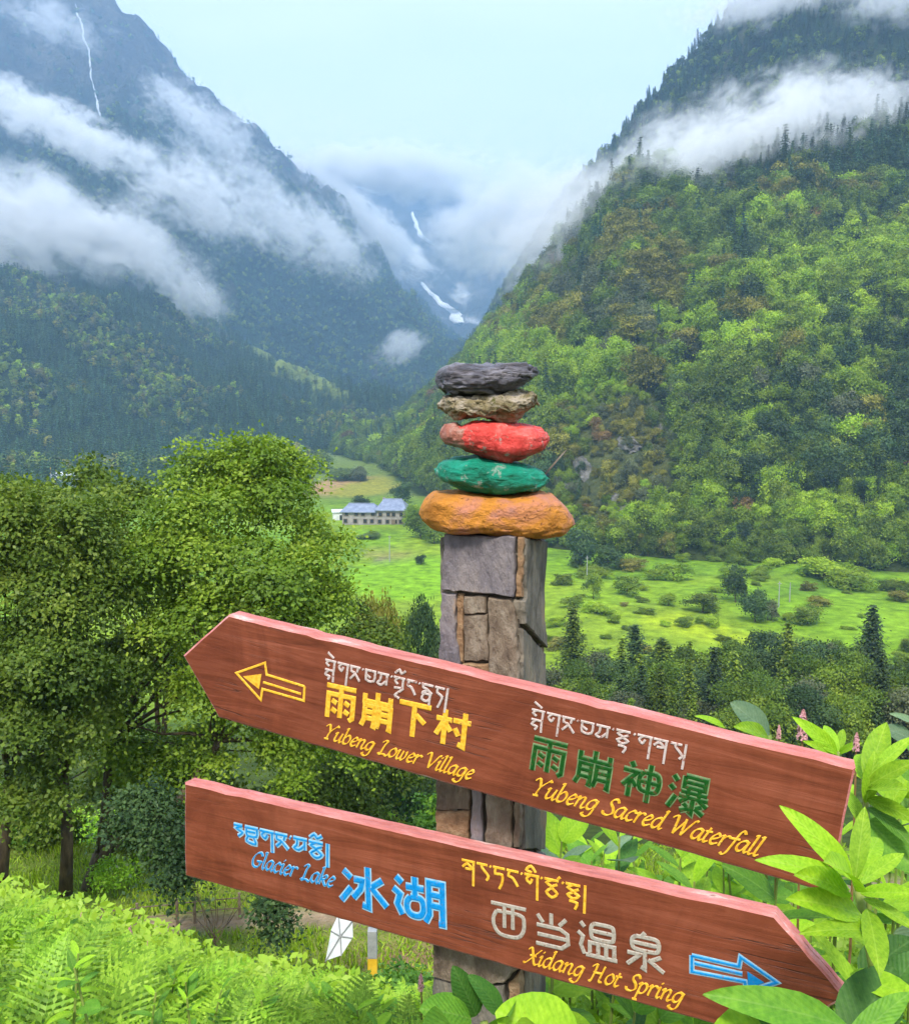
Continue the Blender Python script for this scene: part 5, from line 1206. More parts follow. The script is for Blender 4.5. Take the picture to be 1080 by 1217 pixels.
# ------------------------------------------------------------ the cairn
from mathutils import noise as mn
def rock(top, bot, Y, dh, mats, label, amp=.004, ex=.75, split=None, seed=0, fr=18, rib=.02):
    x0 = min(top[0][0], bot[0][0]); x1 = max(top[-1][0], bot[-1][0]); nx, nr = 110, 72
    xs = x0 + (x1 - x0) * (.5 - .5 * np.cos(np.linspace(.0, math.pi, nx))); V = []
    tp = np.interp(xs, [p[0] for p in top], [p[1] for p in top]); bt = np.interp(xs, [p[0] for p in bot], [p[1] for p in bot])
    c0 = W((x0 + x1) / 2, (min(tp) + max(bt)) / 2, Y); hw = (x1 - x0) / 2
    for i, x in enumerate(xs):
        s = (x - (x0 + x1) / 2) / hw; d_ = dh * max(.02, (1 - min(1, abs(s)) ** 3)) ** .5
        a = W(x, tp[i], Y); b = W(x, bt[i], Y); mz = (a.z + b.z) / 2; hh = max((a.z - b.z) / 2, .0015)
        for k in range(nr):
            t = 2 * math.pi * k / nr; cs, sn = math.cos(t), math.sin(t)
            p = Vector((a.x, Y + d_ * math.copysign(abs(cs) ** ex, cs), mz + hh * math.copysign(abs(sn) ** ex, sn)))
            q = p * fr + Vector((seed, seed * 2.1, 0)); nv = mn.noise_vector(q) + .55 * mn.noise_vector(q * 2.3) + .34 * mn.noise_vector(q * 5) + .2 * mn.noise_vector(q * 11)
            cr = mn.noise(Vector((q.x * .9, q.y * .9, q.z * 5.5))); cr = -max(0, .16 - abs(cr)) * rib
            out_ = Vector((0, cs, sn * .8))
            V.append(p + nv * amp + out_ * cr - c0)
    f = [(i * nr + k, i * nr + (k + 1) % nr, (i + 1) * nr + (k + 1) % nr, (i + 1) * nr + k) for i in range(nx - 1) for k in range(nr)]
    f += [tuple(reversed(range(nr))), tuple(range((nx - 1) * nr, nx * nr))]
    me = bpy.data.meshes.new('cairn_stone'); me.from_pydata([tuple(v) for v in V], [], f)
    for m in mats: me.materials.append(m)
    if split is not None:
        for p in me.polygons:
            i = p.vertices[0] // nr
            if xs[min(i, nx - 1)] + 9 * mn.noise(Vector(V[p.vertices[0]]) * 45) < split: p.material_index = 1
    me.update(); me.polygons.foreach_set('use_smooth', [True] * len(me.polygons))
    o = link('cairn_stone', me); o.location = c0
    return tag(o, label, 'stone', 'stones stacked into a cairn on the post')
def Z5(l): return [(480 + a * .2037, 410 + b * .2037) for a, b in l]
YC = (po.y + .0)
rock(Z5([(82, 965), (110, 905), (170, 860), (320, 850), (560, 862), (780, 852), (870, 880), (940, 940), (985, 1010), (992, 1045)]), Z5([(82, 985), (110, 1020), (160, 1050), (270, 1085), (500, 1098), (800, 1110), (930, 1095), (992, 1050)]), YC, .094, [M['rock_orange']], 'broad orange painted slab at the bottom of the cairn, on the post', .0044, .62, seed=1, fr=13)
rock(Z5([(192, 715), (215, 685), (300, 655), (420, 640), (560, 672), (700, 690), (800, 730), (845, 775)]), Z5([(192, 750), (230, 790), (330, 835), (480, 862), (640, 868), (780, 850), (845, 795)]), YC, .075, [M['rock_green']], 'green painted flat stone, second from the bottom of the cairn', .0038, .72, seed=4, fr=17)
rock(Z5([(208, 510), (235, 460), (300, 448), (335, 468), (400, 440), (560, 440), (680, 455), (800, 485), (852, 530)]), Z5([(208, 545), (240, 585), (330, 610), (380, 625), (480, 660), (590, 690), (700, 662), (810, 610), (852, 555)]), YC - .005, .062, [M['rock_red'], M['rock_pink']], 'red painted stone with a worn pinkish left end in the middle of the cairn', .003, .8, 480 + 345 * .2037, 7, fr=17)
rock(Z5([(198, 345), (225, 305), (320, 295), (480, 290), (640, 262), (740, 268), (785, 300), (775, 330)]), Z5([(198, 360), (230, 385), (300, 430), (400, 418), (480, 425), (560, 445), (640, 440), (690, 390), (785, 325)]), YC, .058, [M['rock_tan']], 'tan lichen spotted rough stone under the top one of the cairn', .0075, .72, seed=9, fr=26, rib=.03)
rock(Z5([(176, 190), (190, 150), (240, 118), (320, 105), (440, 115), (560, 102), (700, 100), (770, 125), (790, 165)]), Z5([(176, 210), (190, 250), (250, 290), (400, 306), (520, 298), (600, 270), (700, 225), (770, 195), (790, 175)]), YC, .066, [M['rock_black']], 'dark grey ribbed slate on the very top of the cairn', .0055, .8, seed=12, fr=18, rib=.045)
a_, b_ = W(646, 566, YC + .03), W(671, 537, YC + .04)
wd = (b_ - a_); s_ = Vector((.006, 0, .005))
tag(MB().add([a_ + s_ * .9, a_ - s_ * .9 + Vector((0, .004, 0)), b_ - s_ * .5 + Vector((0, .004, 0)), b_ + s_ * .35 + wd * .08, a_ + s_ * .9 + Vector((0, .008, 0)), a_ - s_ * .9 + Vector((0, .012, 0)), b_ - s_ * .5 + Vector((0, .008, 0)), b_ + s_ * .35 + wd * .08 + Vector((0, .006, 0))],
    [(0, 1, 2, 3), (7, 6, 5, 4), (0, 3, 7, 4), (1, 5, 6, 2), (3, 2, 6, 7), (0, 4, 5, 1)]).build('wood_splinter', M['slate_brown']), 'pale wood splinter sticking up behind the green cairn stone', 'splinter')

# ------------------------------------------------------------ near plants
def leaf_mesh(L_, wd_, curl=.35, fold=.25, wav=.0, mt_='leaf_lime', nl=6, blunt=1.0):
    V = []; UV = []; fc = []
    ys = [0, .05, .14, .26, .4, .54, .68, .8, .9, .96, 1.0]
    prof = [(t ** .8) * (1 - t) ** .85 / .335 for t in ys]
    if blunt < 1: prof = [math.sin(math.pi * t ** .82) ** .62 * (1 if t < .85 else 1) for t in ys[:-1]] + [0]
    for i, (t, pw) in enumerate(zip(ys, prof)):
        a = curl * t; yv = L_ * (math.sin(curl * t) / curl if curl else t); zv = -L_ * (1 - math.cos(curl * t)) / curl if curl else 0
        for j in range(5):
            s = (j - 2) / 2; x = s * wd_ * .5 * max(pw, .03); V.append((x, yv, zv + abs(x) * fold + wav * math.sin(t * 11 + j) * (1 if abs(s) == 1 else 0))); UV.append((.5 + s * .5 * max(pw, .05), t))
    for i in range(10):
        for j in range(4): fc.append((i * 5 + j, i * 5 + j + 1, (i + 1) * 5 + j + 1, (i + 1) * 5 + j))
    me = bpy.data.meshes.new('leaf'); me.from_pydata(V, [], fc); uvl = me.uv_layers.new(name='uv')
    for l_ in me.loops: uvl.data[l_.index].uv = UV[l_.vertex_index]
    me.materials.append(M[mt_]); me.polygons.foreach_set('use_smooth', [True] * len(me.polygons)); me.update(); return me
LM = {k: [leaf_mesh(1, w_, c, f, .012, k) for w_, c, f in ((.21, .5, .35), (.25, .8, .25), (.28, .35, .4), (.23, 1.0, .3))] for k in ('leaf_lime', 'leaf_green', 'leaf_deep', 'leaf_grey')}
LW = {k: [leaf_mesh(1, w_, .4, .12, .008, k, 6, .5) for w_ in (.5, .62)] for k in ('leaf_lime', 'leaf_green', 'leaf_deep', 'leaf_grey')}
def leaf_at(root, base, tip, nrm, me, lab=None, ws=1.0):
    d = tip - base; l_ = d.length; y = d.normalized(); x = y.cross(nrm).normalized(); z = x.cross(y)
    o = link('leaf', me, None, root); o.matrix_local = Matrix.Translation(base - root.location) @ Matrix((x * ws, y, z * 1.0)).transposed().to_4x4() @ Matrix.Scale(l_, 4)
    return o
CAMP = Vector((0, 0, CAMZ))
def hero(name, foot, label, leaves, stemr=.006, cat='plant', grp=None, mats=('leaf_lime',), stems=()):
    r = empty(name, foot); tag(r, label, cat, grp)
    for st in stems:
        MB().tube([(p if isinstance(p, Vector) else W(*p)) - r.location for p in st], [stemr * (1 - .5 * i / (len(st) - 1)) for i in range(len(st))], 7).build('stem', M['stem'], r, True)
    for k, lf in enumerate(leaves):
        b, t_, mk_ = lf[0], lf[1], lf[2]; wide = len(lf) > 3 and lf[3]
        b3, t3 = W(*b), W(*t_); mid = (b3 + t3) / 2
        n_ = (CAMP - mid).normalized() * .75 + Vector((random.uniform(-.3, .3), -.1, random.uniform(.3, .8)))
        leaf_at(r, b3, t3, n_, random.choice((LW if wide else LM)[mk_]), ws=lf[4] if len(lf) > 4 else 1.0)
    return r
def footof(px, py, Y): p = W(px, py, Y); return Vector((p.x, p.y, gz(p.x, p.y)))
GK = 'leafy knotweed plants round the signs'
A = (1016, 1052, 1.06)
hero('knotweed_plant', footof(1016, 1050, 1.1), 'lime green plant whose pointed leaves overlap the right end of the upper sign', [
    ((1014, 1046, 1.06), (955, 962, 1.04), 'leaf_lime'), ((1010, 1058, 1.06), (938, 1001, 1.02), 'leaf_lime'), ((1010, 1062, 1.05), (964, 1032, .98), 'leaf_lime'),
    ((1016, 1046, 1.07), (1028, 955, 1.10), 'leaf_lime', False, 1.25), ((1018, 1046, 1.07), (1056, 968, 1.12), 'leaf_lime', False, 1.2), ((1020, 1052, 1.06), (1078, 1005, 1.08), 'leaf_lime', False, 1.2),
    ((1024, 1088, 1.05), (955, 1060, .98), 'leaf_lime'), ((1040, 1108, 1.04), (978, 1094, .96), 'leaf_lime', False, .8), ((1026, 1068, 1.05), (1092, 1098, 1.0), 'leaf_lime', False, 1.3), ((1022, 1062, 1.05), (1085, 1056, 1.0), 'leaf_lime', False, 1.1),
    ((1030, 1080, 1.05), (1050, 1150, .96), 'leaf_lime', False, 1.2), ((1018, 1060, 1.05), (1004, 1006, .95), 'leaf_lime')], stems=[[(1018, 1048, 1.07), (1030, 1110, 1.07), (1045, 1217, 1.08), footof(1050, 1217, 1.1)]], grp=GK)
hero('knotweed_plant', footof(1035, 930, 1.4), 'bright plant rising behind the cut right end of the upper sign', [
    ((1030, 930, 1.4), (1052, 852, 1.45), 'leaf_lime', False, 1.3), ((1030, 925, 1.4), (1084, 868, 1.4), 'leaf_lime'), ((1030, 935, 1.4), (1082, 901, 1.35), 'leaf_lime', False, 1.2), ((1030, 940, 1.4), (1068, 926, 1.3), 'leaf_lime'), ((1028, 932, 1.42), (1018, 868, 1.5), 'leaf_lime', False, 1.3),
    ((1030, 950, 1.4), (1075, 960, 1.3), 'leaf_lime'), ((1030, 960, 1.4), (1085, 985, 1.3), 'leaf_green'), ((1028, 955, 1.4), (1045, 900, 1.38), 'leaf_lime', False, 1.3), ((1030, 975, 1.4), (1090, 1030, 1.3), 'leaf_green', True), ((1026, 985, 1.42), (1010, 930, 1.45), 'leaf_lime', False, 1.4)],
    stems=[[(1028, 925, 1.42), (1030, 1000, 1.4), (1035, 1150, 1.4), footof(1035, 1150, 1.4)]], grp=GK)
hero('knotweed_plant', footof(995, 900, 1.9), 'small lime tuft showing above the right end of the upper sign', [((996, 897, 1.9), (961, 857, 1.85), 'leaf_lime'), ((996, 895, 1.9), (979, 850, 1.95), 'leaf_lime', False, 1.3), ((996, 895, 1.9), (1003, 860, 1.95), 'leaf_lime', False, 1.3), ((996, 897, 1.9), (1012, 880, 1.85), 'leaf_lime'), ((992, 900, 1.9), (966, 880, 1.85), 'leaf_lime')],
    stems=[[(996, 893, 1.9), (998, 1000, 1.9), footof(998, 1000, 1.9)]], grp=GK)
hero('knotweed_plant', footof(910, 880, 2.1), 'plant with one broad silvery leaf above the upper sign', [((914, 876, 2.1), (880, 834, 2.05), 'leaf_grey', True, 1.0), ((914, 878, 2.1), (884, 858, 2.0), 'leaf_lime'), ((862, 866, 2.1), (832, 842, 2.1), 'leaf_lime')],
    stems=[[(914, 874, 2.1), (912, 1000, 2.1), footof(912, 1000, 2.1)]], grp=GK)
hero('knotweed_plant', footof(1085, 880, 1.7), 'silvery leaved plant at the right edge behind the bright one', [((1085, 880, 1.6), (1052, 862, 1.6), 'leaf_grey', True), ((1090, 860, 1.6), (1060, 846, 1.6), 'leaf_grey'), ((1090, 930, 1.6), (1062, 900, 1.6), 'leaf_green', True), ((1095, 1000, 1.5), (1055, 1030, 1.5), 'leaf_deep', True), ((1090, 1100, 1.3), (1068, 1160, 1.3), 'leaf_grey', True)],
    stems=[[(1090, 860, 1.65), (1090, 1050, 1.6), footof(1090, 1050, 1.6)]], grp=GK)
hero('broad_leaved_plant', footof(1000, 1230, .98), 'plant with two large leaves lying over the tip of the lower sign', [((1010, 1222, .96), (861, 1172, .92), 'leaf_green', False, 1.15), ((1000, 1262, .98), (862, 1222, .92), 'leaf_lime', True, 1.0), ((1000, 1250, .98), (1085, 1170, 1.0), 'leaf_green', False, 1.3), ((1010, 1240, 1.0), (1062, 1140, 1.05), 'leaf_deep', True),
    ((1040, 1200, 1.05), (1090, 1130, 1.05), 'leaf_deep', True), ((1010, 1158, 1.08), (1090, 1182, 1.0), 'leaf_lime', False, 1.3), ((1040, 1230, 1.02), (1085, 1222, .95), 'leaf_green', True), ((940, 1250, .96), (905, 1190, .95), 'leaf_deep', False, 1.2)],
    stems=[[(1008, 1226, .97), (1015, 1300, .98), footof(1010, 1300, 1.0)]], grp=GK)
hero('broad_leaved_plant', footof(585, 1215, 1.2), 'plant with dark pointed leaves and one round lime leaf at the foot of the post', [((560, 1212, 1.2), (508, 1192, 1.16), 'leaf_green', True, 1.0), ((566, 1208, 1.22), (543, 1156, 1.2), 'leaf_deep', True, .9), ((597, 1206, 1.22), (566, 1160, 1.2), 'leaf_deep', True, .75), ((690, 1250, 1.12), (600, 1198, 1.1), 'leaf_lime', True, 1.5),
    ((560, 1222, 1.2), (515, 1225, 1.1), 'leaf_green', True), ((600, 1225, 1.2), (590, 1185, 1.1), 'leaf_green', False, 1.4), ((640, 1222, 1.1), (625, 1196, 1.0), 'leaf_lime', False)], stems=[[(575, 1215, 1.22), (590, 1300, 1.2), footof(590, 1300, 1.2)]], grp=GK)

# flower spike: a pink bottlebrush of tiny flowers
def spike_mesh(seed):
    rs = np.random.default_rng(seed); P = []; N2 = []
    for k in range(330):
        a = rs.random() * 6.283; t = rs.random(); r = .0085 * (1 - t ** 3) * rs.uniform(.8, 1.1) + .001; P.append((math.cos(a) * r, math.sin(a) * r, t * .055)); N2.append((math.cos(a), math.sin(a), .3))
    return leaves_mesh('flower_spike', leaf_quads(np.array(P), np.array(N2) + rs.normal(size=(330, 3)) * .3, np.full(330, .0052), 0, 1.1), np.full(330, .5), M['petal'])
SPK = [spike_mesh(i) for i in range(3)]
def knot(x, y, h, n, ml, spread, lean=(0, 0), flower=False, lab='', wide=0.2, z=None, name='knotweed_plant', grp=None, lsc=1.0):
    z0 = gz(x, y) if z is None else z; r = empty(name, (x, y, z0)); tag(r, lab, 'plant', grp)
    top = Vector((lean[0], lean[1], h)); pts = [Vector((0, 0, -.05)), top * .5 + Vector((random.uniform(-.02, .02), 0, 0)), top]
    MB().tube(pts, [.005, .004, .0025], 5).build('stem', M['stem_red'] if flower else M['stem'], r)
    for k in range(n):
        t = 1 - (k / n) ** 1.2 * .75; c = top * t + Vector((0, 0, r.location.z)) * 0; a = k * 2.4 + random.uniform(-.3, .3); el = (.15 + .9 * (1 - k / n)) * random.uniform(.6, 1.1)
        l_ = spread * random.uniform(.7, 1.15) * (.75 + .5 * k / n) * lsc; d = Vector((math.cos(a) * math.cos(el), math.sin(a) * math.cos(el), math.sin(el)))
        b3 = r.location + c; leaf_at(r, b3, b3 + d * l_, Vector((0, 0, 1)) + d * -.3 + Vector((0, -.25, 0)), random.choice((LW if random.random() < wide else LM)[random.choice(ml)]), ws=random.uniform(.9, 1.3))
    if flower:
        MB().tube([top, top + Vector((lean[0] * .1, 0, .1))], .0018, 4).build('flower_stalk', M['stem'], r)
        s = link('flower_spike', random.choice(SPK), None, r); s.location = top + Vector((lean[0] * .1, 0, .09)); s.scale = (1, 1, random.uniform(.85, 1.3)); s.rotation_euler = (random.uniform(-.1, .1), random.uniform(-.1, .1), 0)
    return r
# flowers whose place can be read in the photograph
for (px, py, Y, s, lab) in [(953, 880, 2.0, 1.3, 'tall pink flower spike standing above the upper sign'), (925, 878, 2.05, .6, 'short pink flower spike just left of the tall one above the upper sign'), (1017, 893, 1.75, .7, 'pink flower spike half hidden at the right end of the upper sign'),
        (73, 1146, 3.0, 1.3, 'pink flower spike in the bright ferns at lower left'), (107, 1165, 2.8, 1.3, 'pink flower spike right of the first one in the ferns'), (155, 1118, 3.4, 1.2, 'pink flower spike below the left end of the path fence'), (177, 1124, 3.5, 1.2, 'pink flower spike close to the path fence post'),
        (199, 1150, 3.0, 1.0, 'pink flower spike in the middle of the ferns under the fence'), (6, 1160, 2.8, 1.3, 'pink flower spike at the left picture edge in the ferns'), (205, 1205, 2.6, 1.0, 'lowest pink flower spike in the ferns'), (98, 1096, 3.8, 1.0, 'pink flower spike under the trunk of the largest tree'), (500, 1178, 2.3, .9, 'small pink flower spike left of the foot of the post')]:
    p = W(px, py, Y); z0 = gz(p.x, p.y); r = empty('flowering_knotweed', (p.x, p.y, z0)); tag(r, lab, 'flower', 'pink flower spikes among the plants')
    h = p.z - z0
    MB().tube([(0, 0, -.03), (.01, 0, h * .5), (0, 0, h + .01)], [.004, .003, .002], 5).build('stem', M['stem_red'], r)
    s_ = link('flower_spike', random.choice(SPK), None, r); s_.location = (0, 0, h); s_.scale = (s * .9, s * .9, s)
    for k in range(5):
        b3 = r.location + Vector((0, 0, h * (.15 + .14 * k))); a = k * 2.4; leaf_at(r, b3, b3 + Vector((math.cos(a) * .1, math.sin(a) * .1, .05)), Vector((0, -.2, 1)), random.choice(LM['leaf_green']))

# plants filling in behind and beside the signs
for k in range(46):
    Y = random.uniform(1.75, 3.6); a = random.uniform(640, 1110); u, e = ue(a, 1000); x = u * Y; z0 = gz(x, Y)
    lim = np.interp(a, [640, 700, 850, 940, 1000, 1110], [990, 985, 1000, 965, 930, 890]) + random.uniform(0, 60)
    h = CAMZ + ue(a, lim)[1] * Y - z0
    if h < .15: continue
    knot(x, Y, h, 11, ['leaf_lime', 'leaf_lime', 'leaf_green', 'leaf_grey', 'leaf_deep'] if k % 2 else ['leaf_lime', 'leaf_green'], .16, (random.uniform(-.05, .05), random.uniform(-.05, .05)), False, ('lime' if k % 2 == 0 else 'mixed green') + ' leafy plant behind the signs, ' + ('next to the post' if a < 740 else 'below the green lettering' if a < 860 else 'behind the end of the upper sign' if a < 1000 else 'at the right picture edge') + (', near row' if Y < 2.4 else ', far row'), .3, grp='knotweed plants in the thicket behind the signs', lsc=.9)
for k in range(14):
    Y = random.uniform(1.15, 1.5); a = random.uniform(640, 1110); u, e = ue(a, 1200); x = u * Y
    # keep clear of the signs themselves
    lim = 1190 + random.uniform(0, 40) if a < 1000 else 1120 + random.uniform(0, 60)
    if a < 1000: Y = random.uniform(1.62, 2.0); x = ue(a, 1200)[0] * Y; lim = np.interp(a, [640, 830, 1000], [1170, 1225, 1240])
    z0 = gz(x, Y); h = CAMZ + ue(a, lim)[1] * Y - z0
    knot(x, Y, max(h, .1), 10, ['leaf_green', 'leaf_deep', 'leaf_lime'], .14, (0, 0), False, 'leafy plant growing low under the lower sign', .5, grp='leafy plants under the lower sign')
# left foreground: herbs and ferns
def frond_mesh(L_, seed):
    rs = random.Random(seed); V = []; fc = []; ti = []; n = 20
    def q(a, b, c, d, t):
        i = len(V); V.extend([a, b, c, d]); fc.append((i, i + 1, i + 2, i + 3)); ti.append(t)
    def sp_(t): return (0, L_ * (t - .12 * t * t), L_ * (.42 * t - .62 * t * t))
    for k in range(n):
        t = .12 + .88 * k / n; c = sp_(t); c2 = sp_(min(1, t + .03)); wl = L_ * .27 * math.sin(math.pi * min(1, (t * .92 + .1)) ** .8) * (1 - t * .3) + .004
        for s in (-1, 1):
            w_ = L_ * .011; dz = -.16 * wl; tq = rs.random()
            for f0, f1 in ((0, .5), (.5, 1)):
                y0 = c[1] + wl * f0 * .4; y1 = c[1] + wl * f1 * .4; a0 = w_ * (1.1 - f0 * .5); a1 = w_ * (1.1 - f1 * .9)
                q((s * wl * f0, y0 - a0, c[2] + dz * f0 * f0), (s * wl * f1, y1 - a1, c[2] + dz * f1 * f1), (s * wl * f1, y1 + a1, c[2] + dz * f1 * f1), (s * wl * f0, y0 + a0, c[2] + dz * f0 * f0), tq)
            for j in range(4):
                f0 = .12 + j * .2; yb = c[1] + wl * f0 * .4; l2_ = w_ * 2.4 * (1 - f0 * .7); zz0 = c[2] + dz * f0 * f0 + .0006
                q((s * wl * f0 - .3 * w_, yb, zz0), (s * wl * (f0 + .05), yb - l2_, zz0 - .002), (s * wl * (f0 + .11), yb, zz0), (s * wl * (f0 + .06), yb + l2_, zz0 - .002), rs.random())
        q((-.0016, c[1], c[2]), (.0016, c[1], c[2]), (.0014, sp_(min(1, t + .045))[1], sp_(min(1, t + .045))[2]), (-.0014, sp_(min(1, t + .045))[1], sp_(min(1, t + .045))[2]), .9)
    return mesh_np('frond', V, fc, 4, False, {'tint': ('FACE', ti)}, [LF['herb']])
FR = [frond_mesh(1, i) for i in range(3)]
def fern(x, y, s, lab, grp, z=None):
    r = empty('fern', (x, y, gz(x, y))); tag(r, lab, 'fern', grp)
    n = random.randint(6, 8)
    for k in range(n):
        f = link('frond', random.choice(FR), None, r); a = k * 6.283 / n + random.uniform(-.25, .25); l_ = s * random.uniform(.75, 1.1)
        f.scale = (l_, l_, l_); f.rotation_euler = (random.uniform(.35, .8), random.uniform(-.2, .2), a)
    return r
fern(*W(30, 1190, 2.35).xy, .5, 'large fern with arching fronds in the bottom left corner', 'ferns on the near bank')
def herbtop(a): return np.interp(a, [-100, 0, 60, 110, 160, 230, 280, 340, 420, 520, 640], [1040, 1046, 1066, 1085, 1108, 1122, 1138, 1150, 1160, 1168, 1180])
cnt = 0
for k in range(900):
    Y = 2.0 + 4.6 * random.random() ** 1.3; a = random.uniform(-60, 560); x = ue(a, 1100)[0] * Y; z0 = gz(x, Y); zt_ = CAMZ + ue(a, herbtop(a) + random.uniform(0, 26))[1] * Y; room = zt_ - z0
    if room < .12 or cnt > 290: continue
    cnt += 1; wh = ('at the left picture edge' if a < 60 else 'below the largest tree' if a < 150 else 'below the path fence' if a < 290 else 'below the white plate' if a < 420 else 'beside the foot of the post') + (', frontmost row' if Y < 2.8 else ', rear row' if Y > 4 else ', middle row')
    if random.random() < .68: fern(x, Y, min(room * 1.1, .42), ('small' if room < .3 else 'tall') + ' green fern ' + wh, 'ferns on the near bank')
    else: knot(x, Y, min(room * .75, .5), 11, ['leaf_lime', 'leaf_lime', 'leaf_green'], .075, (random.uniform(-.05, .05), 0), False, ('small' if room < .3 else 'tall') + ' bright leafy plant ' + wh, .15, grp='leafy plants among the ferns of the near bank')
# low growth nobody could count: small leaves and grass over the bank
n = 90000
Y = 1.2 + 11 * RG.random(n) ** 1.7; u = RG.uniform(-.75, .75, n); X = u * (Y + .3); Zg = g(X, Y)
dens_h = (.14 + .16 * (fbm(X / .6, Y / .6, 3) + .6)); hh = RG.random(n) ** .8 * dens_h * np.clip(Y / 2.4, .5, 1.5)
a_px = pix(X, Y, Zg)[0]; zmax = CAMZ + np.array([ue(0, v)[1] for v in np.linspace(1000, 1217, 80)])[np.clip(((np.interp(a_px, [-100, 0, 60, 110, 160, 230, 280, 340, 420, 520, 640, 1100], [1035, 1040, 1060, 1075, 1095, 1105, 1125, 1140, 1150, 1160, 1165, 1150]) - 1000) / 217 * 79).astype(int), 0, 79)] * Y
zz_ = Zg + hh * .75
Pn = np.stack([X, Y, zz_], 1); Nn = RG.normal(size=(n, 3)) * .5 + [0, -.35, .8]
V = leaf_quads(Pn, Nn, RG.uniform(.014, .04, n) * np.clip(Y / 2.6, .8, 2.2), 0, 1.9)
ti = np.clip(.35 + .45 * fbm(X / .35, Y / .35, 2) + .35 * (hh / .3) + RG.normal(size=n) * .15, 0, 1)
tag(link('ground_cover', leaves_mesh('ground_cover', V, ti, LF['herb'])), kind='stuff')
# grass on the terrace by the path
n = 50000
Y = RG.uniform(14.5, 27, n); X = RG.uniform(-.62, .45, n) * Y; tr = np.abs(Y - 19.1 - .12 * (X + 5)) < .5
X, Y = X[~tr], Y[~tr]; Zg = g(X, Y); n = len(X); hb = RG.uniform(.05, .16, n) * (1 + fbm(X / .8, Y / .8, 2)); wb = .018; ax_ = RG.random(n) * 6.28
b = np.stack([X, Y, Zg - .01], 1); t_ = b + np.stack([RG.normal(size=n) * .05, RG.normal(size=n) * .05, hb], 1); s_ = np.stack([np.cos(ax_) * wb, np.sin(ax_) * wb, np.zeros(n)], 1)
V = np.stack([b - s_, b + s_, t_ + s_ * .3, t_ - s_ * .3], 1).reshape(-1, 3)
tag(link('grass', leaves_mesh('grass', V, RG.random(n), LF['lime'])), kind='stuff')

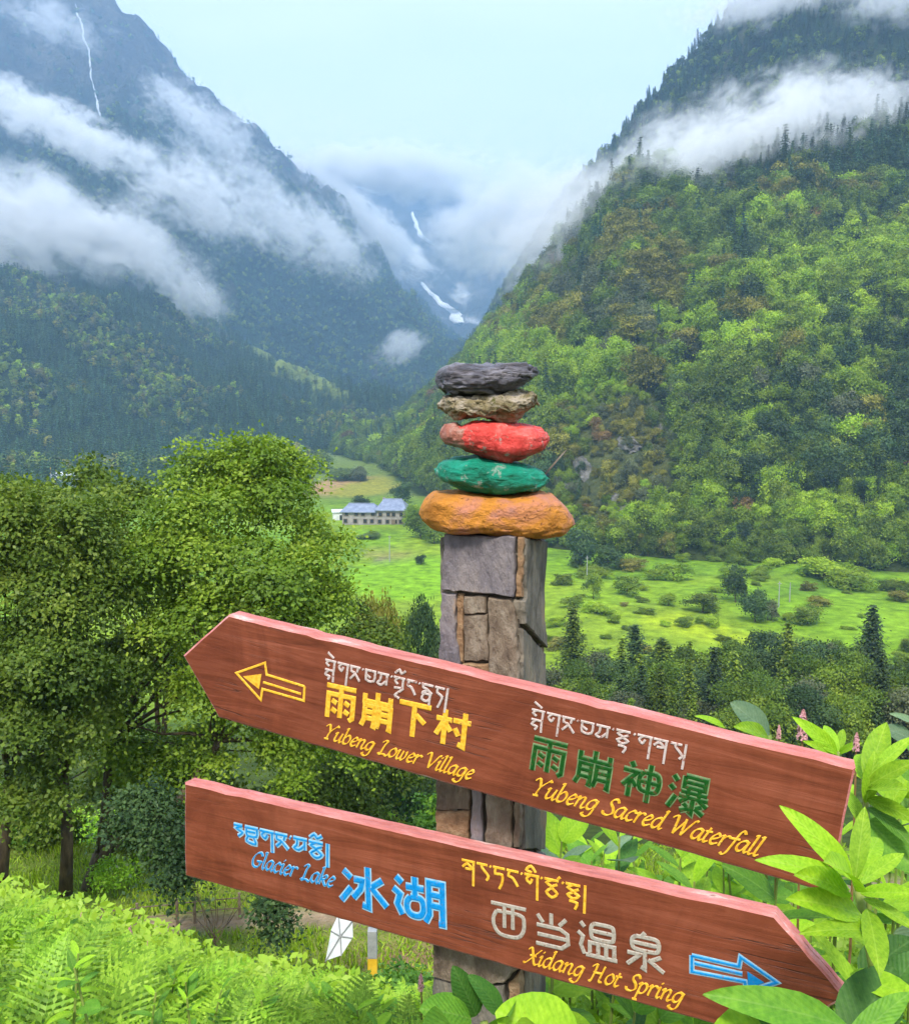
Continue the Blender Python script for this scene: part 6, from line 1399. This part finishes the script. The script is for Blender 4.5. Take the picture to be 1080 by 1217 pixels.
# ------------------------------------------------------------ haze and mist
def vol_mat(name, col, dens):
    m, t = mat(name); v = nd(t, 'ShaderNodeVolumePrincipled', {'Color': (*col, 1), 'Density': dens, 'Anisotropy': .0})
    t.links.new(v.outputs[0], nd(t, 'ShaderNodeOutputMaterial').inputs['Volume']); return m
HAZE = 2.5e-4
hz_ = MB().box((0, 2450, 840), (13600, 5500, 1900)).build('haze', vol_mat('haze', (.40, .66, .98), HAZE)); tag(hz_, kind='stuff')
def mist(px, py, rx, ry, rot, Y, dy, dens, seed, thr=.40, fs=2.2, sx=.55, soft=1.0):
    """an ellipsoidal patch of cloud; the density thins out and breaks up towards its rim"""
    c = W(px, py, Y); s = Y / F
    o = MB().box((0, 0, 0), (2, 2, 2)).build('mist', None); o.location = c; o.scale = (rx * s, dy, ry * s); o.rotation_euler = (0, R(rot), 0)
    m, t = mat('mist'); v = nd(t, 'ShaderNodeTexCoord').outputs['Object']
    wn_ = nd(t, 'ShaderNodeTexNoise', {'Vector': nd(t, 'ShaderNodeMapping', {0: v, 'Location': (seed, 0, seed), 'Scale': (rx / ry * .8, 1, 1)}).outputs[0], 'Scale': 1.7, 'Detail': 4.0, 'Roughness': .6}).outputs['Color']
    wv_ = nd(t, 'ShaderNodeVectorMath', {0: nd(t, 'ShaderNodeVectorMath', {0: wn_, 1: (.5, .5, .5)}, operation='SUBTRACT').outputs[0], 1: (.9, .6, 1.5)}, operation='MULTIPLY').outputs[0]
    vd = nd(t, 'ShaderNodeVectorMath', {0: v, 1: wv_}, operation='ADD').outputs[0]
    ln = nd(t, 'ShaderNodeVectorMath', {0: vd}, operation='LENGTH').outputs['Value']
    ed = nd(t, 'ShaderNodeMapRange', {0: nd(t, 'ShaderNodeVectorMath', {0: v}, operation='LENGTH').outputs['Value'], 1: 1.0, 2: .8, 3: 0.0, 4: 1.0}).outputs[0]
    mp_ = nd(t, 'ShaderNodeMapping', {0: v, 'Location': (seed, seed * 1.7, seed * .6), 'Scale': (rx / ry * .7, .8, 1.0)}).outputs[0]
    n_ = noise(t, fs * 1.25, 7, .66, mp_, 1.5)
    fall = nd(t, 'ShaderNodeMapRange', {0: ln, 1: 1.0, 2: .15, 3: 0.0, 4: 1.0}, interpolation_type='SMOOTHSTEP').outputs[0]
    a = math_(t, 'ADD', math_(t, 'MULTIPLY', n_, 3.2), math_(t, 'MULTIPLY', fall, .9 * soft))
    a = math_(t, 'SUBTRACT', a, thr + 1.62)
    a = nd(t, 'ShaderNodeMath', {0: math_(t, 'MULTIPLY', a, 2.6), 1: 0.0}, operation='MAXIMUM').outputs[0]
    a = math_(t, 'MULTIPLY', nd(t, 'ShaderNodeMath', {0: a, 1: 1.0}, operation='MINIMUM').outputs[0], math_(t, 'MULTIPLY', math_(t, 'MULTIPLY', fall, ed), dens * 1.25))
    vv = nd(t, 'ShaderNodeVolumePrincipled', {'Color': (.97, .985, 1.0, 1), 'Density': a, 'Anisotropy': .0})
    t.links.new(vv.outputs[0], nd(t, 'ShaderNodeOutputMaterial').inputs['Volume'])
    o.data.materials.append(m); return tag(o, kind='stuff')
D = .036
for q in [(50, 265, 195, 78, 14, 1120, 60, D * 1.6, 1.1, .12, 2.6), (60, 145, 215, 42, 25, 1180, 55, D * 1.3, 2.3, .24, 2.8), (165, 295, 120, 60, 30, 1130, 50, D * 1.0, 21.3, .30, 3.2), (235, 235, 180, 75, 26, 1330, 55, D * 1.1, 3.7, .44, 3.6), (330, 255, 180, 70, 34, 1480, 55, D * 1.0, 5.2, .46, 3.8),
          (230, 350, 70, 55, 35, 1230, 40, D * .9, 6.6, .36, 2.8), (395, 285, 100, 45, 42, 1700, 55, D * .9, 7.9, .44, 3.4), (240, 145, 150, 55, 35, 1650, 60, D * .9, 8.8, .48, 3.6), (478, 412, 55, 34, -25, 1500, 45, D * .8, 9.4, .40, 2.6), (60, 25, 120, 40, 20, 1800, 60, D * .4, 22.4, .44),
          (430, 262, 140, 36, 40, 2450, 120, D * 1.0, 10.1, .16, 2.8), (600, 258, 135, 78, -22, 1900, 120, D * .8, 11.5, .12, 2.6),
          (650, 275, 140, 90, -35, 800, 60, D * .9, 13.3, .24, 2.6), (745, 228, 200, 80, -32, 500, 45, D * 1.2, 14.2, .24, 2.8), (890, 162, 220, 82, -18, 455, 45, D * 1.3, 15.8, .28, 3.0), (815, 215, 130, 60, -20, 480, 40, D * 1.2, 16.9, .34, 3.0),
          (1020, 128, 150, 65, 12, 470, 45, D * 1.1, 17.3, .38, 3.0), (470, 203, 200, 42, 4, 2500, 120, D * .8, 23.1, .02, 2.4), (930, -8, 190, 44, -10, 760, 50, D * 1.0, 18.4, .28, 2.8), (1060, -4, 90, 44, 0, 700, 40, D * .9, 19.7, .36)]:
    mist(*q)
print('objects', len(bpy.data.objects))
